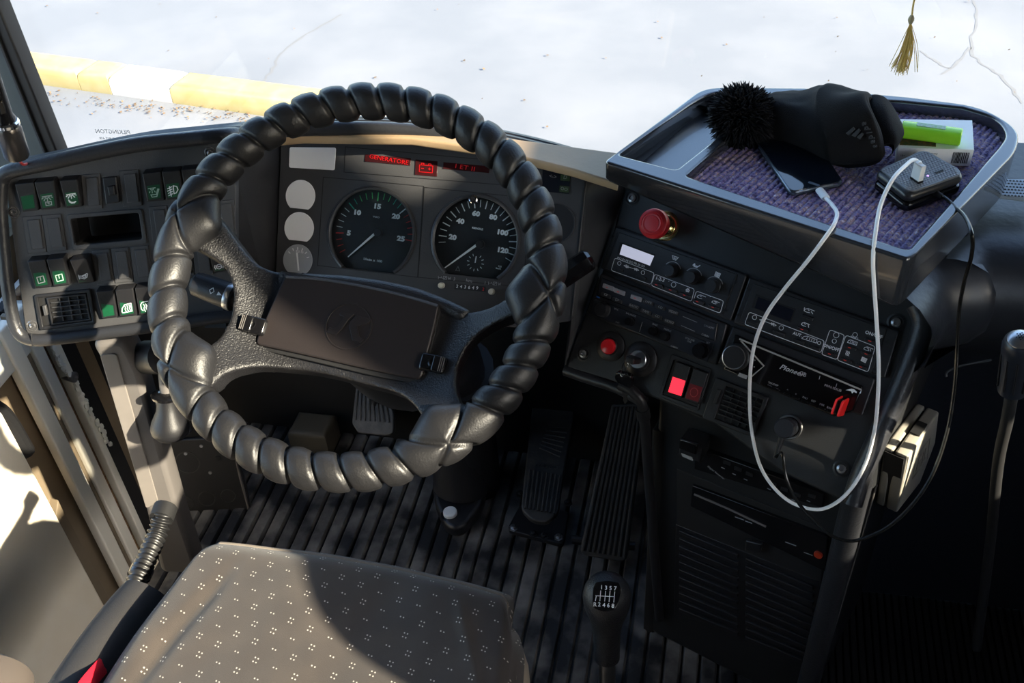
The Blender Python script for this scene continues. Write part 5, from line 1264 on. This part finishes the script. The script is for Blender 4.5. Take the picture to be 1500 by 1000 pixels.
# plugs and cables
wc = thing('charging_cable', cp(1210,300), 'long white charging cable looping from the phone down over the console to the usb charger', 'cable')
uq_ = FCp.px(*zq(680,690), Hh)
upx = FT.U; 
link('usb_plug', box_me(Frame(uq_, FT.U*.8-FT.Vv*.5, FT.Vv*.8+FT.U*.5), -.0062, .0062, -.0030, .0030, 0, .021, .0008), WHITE, wc)
link('metal_tip', box_me(Frame(uq_, FT.U*.8-FT.Vv*.5, FT.Vv*.8+FT.U*.5), -.0068, .0068, -.0036, .0036, 0, .0025, .0004), GLOSS, wc)
pj = FCp.px(1208,288,.006); pk2 = FCp.px(1201,279,.006)
link('phone_plug', tube([pk2 - (pj-pk2)*.1, pj + (pj-pk2)*.25], .0048, 14, rz=.0033, up=(pj-pk2).normalized().cross(V((0,0,1)))), WHITE, wc)
TN = -FT.Vv
def near(x, y, ho=.010, hc=.012):
    """closest of the tray front face and the console face"""
    a = hit(x, y, FT.px(1335,375)+TN*ho, TN); b = FC.px(x, y, hc)
    return a if (a-CAMP).length < (b-CAMP).length else b
ptsW = [pj+(pj-pk2)*.2, FCp.px(1219,300,.010), FCp.px(1226,312,.017), FT.px(1222,328,.006)]
ptsW += [near(x, y) for x, y in ((1207,350),(1183,382),(1150,422),(1124,458),(1108,495),(1100,535),(1098,585),(1101,630),(1112,678),(1132,712),(1160,736),(1195,746),(1222,738),(1248,714),(1268,678),(1281,630),(1286,580),(1287,530),(1284,470),(1280,410),(1279,378))]
ptsW += [FT.px(1282,345,.006), FCp.px(1290,300,.035), FCp.px(1308,262,.050), FCp.px(1328,241,.050), FCp.px(1338,234,.047), FCp.px(1346,238,.042), uq_+V((0,0,.020))]
link('cord', tube(ptsW, .0022, 10, sm=7), WCAB, wc)
link('cord_sleeve', tube(ptsW[-4:][::-1][:2] + [ptsW[-2]+V((0,0,.0015))], .0027, 10), WCAB, wc)
bc_ = thing('charger_cord', cp(1380,290), 'thin black charger cord hanging behind the card holder and up to the power plug', 'cable')
hb0 = FCp.px(1372,283,.013)
P = [hb0, FCp.px(1386,291,.014), FCp.px(1400,304,.014), FT.px(1414,318,.006), at(1424,345,1.135), at(1423,375,1.16), at(1412,415,1.18), at(1405,455,1.20), at(1402,510,1.22), at(1398,570,1.23), at(1388,630,1.24), at(1368,690,1.25),
     at(1340,735,1.25), at(1306,768,1.25), at(1272,786,1.255), at(1245,792,1.26), at(1218,784,1.26), at(1192,762,1.265), at(1168,734,1.27), at(1152,700,1.27), at(1146,665,1.262), pe-FC.Vv*.026]
link('cord', tube(P, .0021, 10, sm=6), mat('black cord', (.010,.010,.010), .25), bc_)
link('strain_relief', tube([FCp.px(1363,279,.013), hb0, FCp.px(1380,288,.0135)], lambda t:.0042-.0014*t, 12), DARK, bc_)

# tassel
ta = thing('tassel', (.60,.35,.89), 'golden thread tassel with bead hanging on a cord before the windscreen', 'tassel')
FTa = Frame((.6,.35,.9), (1,0,0), (0,0,1))
kt = FTa.px(1335,27)
link('hanging_cord', tube([FTa.px(1347,-40), FTa.px(1343,-15), FTa.px(1338,6), FTa.px(1336,22)], .0011, 8, sm=4), GOLD, ta)
link('bead', lathe(kt-V((0,0,.004)), (0,0,1), [(0,-.004),(.0022,-.002),(.0036,.002),(.0034,.005),(.0018,.008),(0,.009)], 18), mat('bead thread', (.42,.36,.22), .5), ta)
tr_ = random.Random(4); mes = []; top_ = FTa.px(1334,34)
for i in range(95):
    x = tr_.gauss(1318,5.5) if i > 6 else tr_.choice((1303,1306,1344,1340)); y = tr_.uniform(98,109)
    e = FTa.px(x, y) + V((0, tr_.uniform(-.008,.008), 0)); m_ = (top_+e)/2 + V((tr_.uniform(-.002,.002)+(.002 if x < 1325 else .003), tr_.uniform(-.003,.003), 0))
    mes.append(tube([top_+V((tr_.uniform(-.001,.001), tr_.uniform(-.001,.001), 0)), m_, e], .00042, 4, sm=3))
tag(link('threads', join(mes), GOLD, ta), kind='stuff')

# wand lamp beside the left pillar
wa = thing('handset', at(25,215,1.45), 'black handset with chrome rings and a red wire, hanging by the left pillar', 'handset')
w0, w1 = at(22,218,1.40), at(-6,130,1.36); d = (w1-w0).normalized()
link('barrel', lathe(w0-d*.012, d, [(0,0),(.0135,.001),(.0150,.004),(.0150,.040),(.0135,.044),(.0125,.046)], 28), mat('handset body', (.07,.065,.065), .25, metal=.7), wa)
link('chrome_ring', lathe(w0-d*.012, d, [(.0130,.0445),(.0146,.046),(.0146,.050),(.0128,.052)], 28), CHROME, wa)
link('stem', lathe(w0-d*.012, d, [(.0118,.050),(.0115,.056),(.0098,.060),(.0092,.14),(0,.14)], 22), GLOSS, wa)
link('slide_button', box_me(Frame(w0-d*.012+d*.062+ (CAMP-w0).normalized()*.0085, d.cross((CAMP-w0).normalized()), d), -.003, .003, 0, .016, 0, .004, .001), GLOSS, wa)
link('red_wire', tube([w0-d*.012, w0-d*.022+V((.004,0,0)), FS.px(44,238,-.01)], .0018, 8, sm=3), mat('red wire', (.30,.03,.03), .4), wa)

# ================================================================== PEDALS AND LEFT FOOT AREA
def pedal_frame(P, up, right=(1,0,0)): return Frame(P, right, up)
def ribbed(F, L, holes, n, h, m, par, name='rib', margin=.08, r=.0018, v0=.05, v1=.95):
    q = quadmap([(p[0], p[1], 0) for p in L])
    for k in range(n):
        x = margin+(1-2*margin)*k/(n-1); a, b = q(x, v0), q(x, v1)
        link(name, tube([F.w(a[:2], h), F.w(b[:2], h)], r, 6), m, par)
# accelerator
a0, a1 = hz(883,822,.03), V((.262,.44,.22)); a1 = at(920,596,(at(920,596,1.0)-CAMP).length*1.0) if 0 else hit(920,596,(0,.44,0),(0,1,0))
FAc = Frame(a0, (1,.01,0), a1-a0)
ac = thing('accelerator_pedal', (a0.x, a0.y, 0), 'long ribbed accelerator pedal on the far right of the footwell', 'pedal')
qa = [(896,592),(948,590),(918,824),(848,812)]
La = pp(FAc, qa, 0); link('tread', plate(FAc, [rp(La, [.004,.004,.015,.015])], -.014, 0, .003), RUBB, ac); ribbed(FAc, La, 0, 9, .001, RUBB, ac, r=.0026, margin=.07, v0=.02, v1=.97)
link('heel_hinge', tube([FAc.px(838,790,-.02), FAc.px(930,800,-.02)], .008, 10), DARK, ac)
link('pedal_back', tube([FAc.px(885,790,-.03), FAc.px(925,600,-.05)], .02, 10), DULL, ac)
# brake (middle) with floor bracket
b0, b1 = hz(795,758,.10), hit(822,600,(0,.50,0),(0,1,0))
FBr = Frame(b0, (1,-.05,0), b1-b0)
br = thing('brake_pedal', (b0.x, b0.y, 0), 'middle pedal with round-ended ribbed pad above a bolted floor bracket', 'pedal')
qb = [(775,686),(828,694),(817,754),(762,738)]
Lb_ = [FBr.uv(x, y) for x, y in ((780,590),(842,600),(824,700),(818,748),(800,764),(778,760),(763,744),(768,695))]
link('arm_plate', plate(FBr, [rp(Lb_, .01)], -.016, -.002, .003), RUBB, br)
Lb2 = pp(FBr, ((775,688),(822,696),(813,752),(768,744)), 0); ribbed(FBr, Lb2, 0, 8, 0, RUBB, br, r=.0020, margin=.03, v0=0, v1=1)
link('wear_text', text_me(FBr, 'WABCO', FBr.uv(800,682), .012, 0, -.0018, th=.001), RUBB, br)
mes = []
for k in range(7):
    a_2 = FBr.uv(790+k*2, 655-k*5); b_2 = FBr.uv(820+k*2, 668-k*7); link('chevron', tube([FBr.w(a_2, -.001), FBr.w(b_2, -.001)], .0018, 6), RUBB, br)
bp_ = [hz(x, y, .012) for x, y in ((742,775),(762,738),(834,748),(826,797),(744,778))]
FO = Frame((0,0,.012), (1,0,0), (0,1,0))
link('floor_bracket', plate(FO, [rp([(p.x, p.y) for p in bp_[:4]], .012)], -.012, 0, .002), DARK, br)
for x, y in ((752,772),(818,786),(781,781),(797,784),(762,722),(832,735)):
    p = hz(x, y, .014); link('bolt', lathe(p-V((0,0,.003)), (0,0,1), [(.0085,0),(.0085,.002),(.0055,.0025),(.0055,.007),(.0035,.008),(0,.008)], 6), STEEL if x in (752,818) else DARK, br, angle=20)
# clutch, left
c0 = hz(546,634,.10); FCl = Frame(c0, (1,-.10,0), (0,.72,.69))
cl_ = thing('clutch_pedal', (c0.x, c0.y, 0), 'left pedal with worn grey ribbed rubber pad, seen through the wheel', 'pedal')
qc = [(524,562),(564,566),(577,634),(517,628)]
Lc = pp(FCl, ((522,556),(560,552),(577,606),(576,634),(566,638),(524,634),(515,620)), 0)
CR = mat('worn pedal rubber', (.075,.072,.068), .6, noise_s=300, bump=.5, var=.6, col2=(.14,.13,.12), vs=60)
link('pad', plate(FCl, [rp(Lc, .005)], -.014, 0, .003), CR, cl_); ribbed(FCl, pp(FCl, ((524,558),(560,556),(572,620),(519,616)), 0), 0, 8, .001, CR, cl_, r=.0022, margin=.03, v0=0, v1=.98)
link('pedal_arm', tube([FCl.px(548,600,-.02), at(560,560,1.95)], .012, 10), DARK, cl_)
lbk = thing('footrest', hz(470,680,0), 'dim beige-edged block standing on the floor left of the clutch', 'footrest')
link('block', bx((-.40,.42,0), (-.32,.485,.07), .01), mat('dim beige', (.06,.05,.035), .6), lbk)
# left service plate
FP = Frame(hit(290,720,(0,.27,0),(0,1,0)), (.97,.22,0), (-.02,.30,.95))
z8 = cz(200,480,.32)
pa = thing('service_plate', FP.px(300,790), 'dark plate with round knockouts low down on the left, behind the wheel rim', 'panel')
link('plate', pplate(FP, [(228,646),(330,640),(344,650),(374,775),(268,790)], -.012, 0, .003, .004), DARK, pa)
link('plate_edge', tube([FP.px(341,652,.001), FP.px(352,700,.001), FP.px(371,770,.001)], .0022, 8), GREYPL, pa)
for x, y, r in ((275,677,.0235),(273,736,.0145),(303,730,.0165),(334,726,.0145),(312,756,.0105)):
    c = FP.px(x, y, 0); link('knockout', lathe(c, FP.N, [(r,-.001),(r,.0008),(r*.93,.0010),(r*.90,-.0003),(0,-.0003)], 28), mat('knockout', (.035,.034,.034), .4), pa)
for x, y in ((243,661),(295,653),(257,700),(308,692),(320,671),(357,770),(279,782),(272,664)):
    c = FP.px(x, y, 0); s_ = 1.6 if (x, y) in ((320,671),(357,770),(279,782)) else 1; link('rivet', lathe(c, FP.N, [(.0035*s_,0),(.003*s_,.0018),(0,.002)], 12), STEEL if s_ == 1 else DARK, pa)
# parking brake lever
pbk = thing('brake_lever', at(245,620,1.62), 'black bell-shaped hand lever hanging under the switch panel', 'lever')
q0, q1, q2 = at(222,520,1.52), at(243,590,1.54), at(250,640,1.55)
link('valve_body', lathe(at(212,523,1.54), (at(240,523,1.50)-at(212,523,1.54)), [(0,0),(.022,.001),(.024,.004),(.024,.045),(.018,.05),(0,.05)], 26), DARK, pbk)
ax = (at(240,560,1.52)-at(248,640,1.56)).normalized(); hb_ = at(250,637,1.555)
link('grip', lathe(hb_, ax, [(0,-.006),(.012,-.006),(.020,-.003),(.026,.004),(.0275,.012),(.025,.022),(.017,.040),(.0145,.055),(.0140,.060)], 30), DARK, pbk)
link('collar', lathe(hb_, ax, [(.0140,.058),(.021,.062),(.022,.066),(.015,.070),(.009,.071)], 30), GLOSS, pbk)
link('stem', lathe(hb_, ax, [(.009,.068),(.009,.12)], 16), GREYPL, pbk)
for x, y in ((268,620),(268,634),(276,628)): link('valve_fitting', lathe(at(x, y, 1.60), (0,-1,.3), [(.006,0),(.006,.006),(.003,.008),(0,.008)], 8), STEEL, pbk)
# corrugated hose
ho = thing('corrugated_hose', hz(190,880,0.0), 'black corrugated hose rising between the cream door frame and the seat', 'hose')
hp2 = smoothpath([at(240,752,1.50), at(230,782,1.50), at(214,820,1.48), at(196,860,1.46), at(176,905,1.45), at(160,935,1.45), at(150,970,1.45)], 24)
bm = bmesh.new(); rings = []; nrm = None; acc = 0; last = hp2[0]
for i, p in enumerate(hp2):
    acc += (p-last).length; last = p; a = hp2[max(0,i-1)]; b = hp2[min(len(hp2)-1,i+1)]; t = (b-a).normalized(); nrm = t.orthogonal().normalized() if nrm is None else (nrm-nrm.dot(t)*t).normalized(); bi = t.cross(nrm)
    r_ = .0125 + .0022*sin(acc/.0085*2*pi)
    rings.append([bm.verts.new(p + nrm*cos(q*pi/8)*r_ + bi*sin(q*pi/8)*r_) for q in range(16)])
for A, B in zip(rings, rings[1:]):
    for q in range(16): bm.faces.new((A[q], A[(q+1)%16], B[(q+1)%16], B[q]))
link('hose_tube', bm2me(bm), mat('hose', (.012,.012,.013), .4), ho, angle=180)
link('tape_band', tube([at(209,832,1.478), at(203,845,1.472)], .0158, 14), GLOSS, ho); link('hose_end', tube([at(243,742,1.51), at(236,760,1.50)], .0165, 14), DULL, ho)

# ================================================================== GEAR LEVER
gl = thing('gear_lever', (.35,-.33,0), 'gear lever with round black knob showing an eight speed shift pattern', 'gear lever')
kc_ = at(889,872,1.18); dn_ = (at(889,1010,1.30)-at(889,905,1.21)).normalized(); ax = -dn_
gtop = kc_
link('knob', tube([kc_+ax*t*.001 for t in (26,24,19,10,0,-12,-24,-36,-48,-62,-80,-100)], lambda t: [.006,.013,.020,.0255,.0275,.0265,.0235,.0195,.0172,.0160,.0155,.0150][min(11, int(round(t*11)))], 30), HUBM, gl, angle=80)
FGk = Frame(kc_ + (CAMP-kc_).normalized()*.0245 + ax*.0055, V((1,-.10,0)), ax*.6+(V((0,.8,.6))).normalized()*.4)
FGk = Frame(kc_ + (CAMP-kc_).normalized()*.0282, (RX.x, RY.x, RZ.x), (RX.y, RY.y, RZ.y)); FGk = Frame(FGk.O, FGk.U, FGk.Vv + FGk.N*-.25)
bad = pp(FGk, ((868,862),(873,852),(890,850),(907,853),(911,864),(906,884),(900,893),(886,896),(870,891),(867,880)), 0)
link('shift_badge', plate(FGk, [rp(bad, .003)], -.006, .0012, .0008), GLOSS, gl)
def gz(x, y): return FGk.uv(840+x*.18, 820+y*.18, .0012)
pr = [ribbons(FGk, [[gz(222,250), gz(215,332)],[gz(262,252), gz(254,334)],[gz(298,252), gz(290,338)],[gz(336,258), gz(328,342)],[gz(180,290), gz(330,298)],[gz(186,292), gz(178,332)]], .0007, .0013)]
pr += [text_me(FGk, ch, gz(x, y), .0062, -.05, .0013, bold=.0001) for ch, x, y in (('1',229,222),('3',265,227),('5',302,230),('7',340,232),('R',175,362),('2',210,362),('4',248,368),('6',284,370),('8',321,374))]
link('shift_pattern', join(pr), WHITE, gl)
link('gear_shaft', tube([kc_-ax*.095, kc_-ax*.17, (kc_-ax*.30), V((kc_.x-.01, kc_.y-.05, .05)), V((kc_.x-.01, kc_.y-.05, 0))], .0105, 14, sm=3), STEEL, gl)

# ================================================================== DRIVER'S SEAT
se = thing('driver_seat', (-.02,-.45,0), 'driver seat with dark velour cushion speckled with small white dots, at the bottom edge', 'seat')
ZS = .45
fr_l, fr_r = hz(292,778,ZS), hz(752,862,ZS)
def rim_pt(t):
    pass
nx, ny = 90, 90; vs, fs = [], []
yb = -.78
for j in range(ny+1):
    t = j/ny
    for i in range(nx+1):
        s = i/nx
        yf = (fr_l.y*(1-s)+fr_r.y*s) + .012*sin(pi*s)
        xl = fr_l.x - .030*min(1,t*2.2)-.005; xr = fr_r.x + .012 + .020*min(1,t*4)
        y = yf*(1-t)+yb*t; x = xl*(1-s)+xr*s
        # rounded plan corners
        cs = max(0, abs(s-.5)*2-.86)/.14; ct = max(0, .10-t)/.10
        y -= .028*cs*cs
        x += (-.5+s)*-.045*ct*ct*cs**2
        ex = max(0, abs(s-.5)*2-.90)/.10; ef = max(0, .05-t)/.05
        z = ZS + .012*sin(pi*s)*min(1,t*3) - .020*ex**2 - .022*ef**2
        dip = -.010*exp(-(((x+.02)/.10)**2+((y+.42)/.18)**2)); z += dip
        z += noise.noise((x*9, y*9, 0))*.006 + noise.noise((x*22, y*14, 3))*.0022
        z += .006*exp(-((x-(.12+(y+.14)*-.45))/.008)**2)*max(0, min(1,(t-.03)*12))*max(0,1-t*2.5)
        z -= .007*exp(-((x-(-.16+(y+.14)*.25))/.012)**2)*max(0, min(1,(t-.04)*9))
        vs.append((x, y, z))
for j in range(ny):
    for i in range(nx): a = j*(nx+1)+i; fs.append((a, a+nx+1, a+nx+2, a+1))
# side walls
bl_ = [i for i in range(nx+1)] + [j*(nx+1)+nx for j in range(1,ny+1)] + [ny*(nx+1)+i for i in range(nx-1,-1,-1)] + [j*(nx+1) for j in range(ny-1,0,-1)]
b0_ = len(vs); N_ = len(bl_)
lv = [(.012,.010),(.006,.045),(-.012,.095)]
cxs, cys = -.02, -.46
for o_, d_ in lv:
    for k in bl_:
        x, y, z = vs[k]; dd = V((x-cxs, y-cys)).normalized(); vs.append((x+dd.x*o_, y+dd.y*o_, z-d_))
prev = bl_
for L_i in range(len(lv)):
    cur = [b0_+L_i*N_+k for k in range(N_)]
    for k in range(N_): fs.append((prev[k], prev[(k+1)%N_], cur[(k+1)%N_], cur[k]))
    prev = cur
fs.append(tuple(prev))
me = bpy.data.meshes.new('m'); me.from_pydata(vs, [], fs); bm = bmesh.new(); bm.from_mesh(me); me = bm2me(bm)
link('cushion', me, SEATM, se, angle=80)
pip = [V(vs[k]) + V((0,0,-.004)) for k in [j*(nx+1) for j in range(ny,0,-3)]] + [V(vs[i]) for i in range(0,nx+1,3)] + [V(vs[j*(nx+1)+nx])+V((0,0,-.004)) for j in range(2,ny,3)]
link('piping', tube(pip, .0030, 8), mat('seat piping', (.20,.17,.14), .7), se)
side = [V(vs[j*(nx+1)+nx]) + V((.006,0,-.020)) for j in range(1,ny,3)]
link('side_band', tube(side, lambda t: .004+.007*min(1,t*8), 10, rz=lambda t: .004+.010*min(1,t*8)), mat('band trim', (.30,.25,.19), .7), se)
lb = [V(vs[j*(nx+1)]) for j in range(6,ny,3)]
link('bolster', tube([p + V((-.045,0,-.060)) for p in lb], .05, 18, rz=.055), FELT, se)
link('seat_base', bx((-.25,-.75,.10), (.20,-.20,.36), .03), DARK, se); link('seat_foot', bx((-.15,-.65,0), (.10,-.30,.12), .02), DARK, se)
wb = thing('seat_belt_strap', at(150,985,1.20), 'short piece of bright red webbing tucked beside the seat cushion', 'strap')
wbp = [at(x, y, D) for x, y, D in ((162,962,1.385),(146,980,1.37),(132,996,1.355),(118,1015,1.34))]
link('webbing', tube(wbp, .0022, 10, sm=4, rz=.010, up=(CAMP-wbp[1]).normalized()), REDC, wb)
# armrest in the near left corner
ar = thing('armrest', at(0,1010,1.0), 'blurred brown-grey padded armrest end in the lower left corner', 'armrest')
ac_ = at(-15,1030,1.00)
link('pad', tube([ac_+V((-.02,.03,0)), ac_+V((-.015,.022,0)), ac_+V((-.01,-.0,0)), ac_+V((0,-.10,0)), ac_+V((0,-.20,0))], lambda t: .02 if t == 0 else .036 if t < .3 else .046, 24), mat('armrest fabric', (.07,.055,.045), .7), ar)
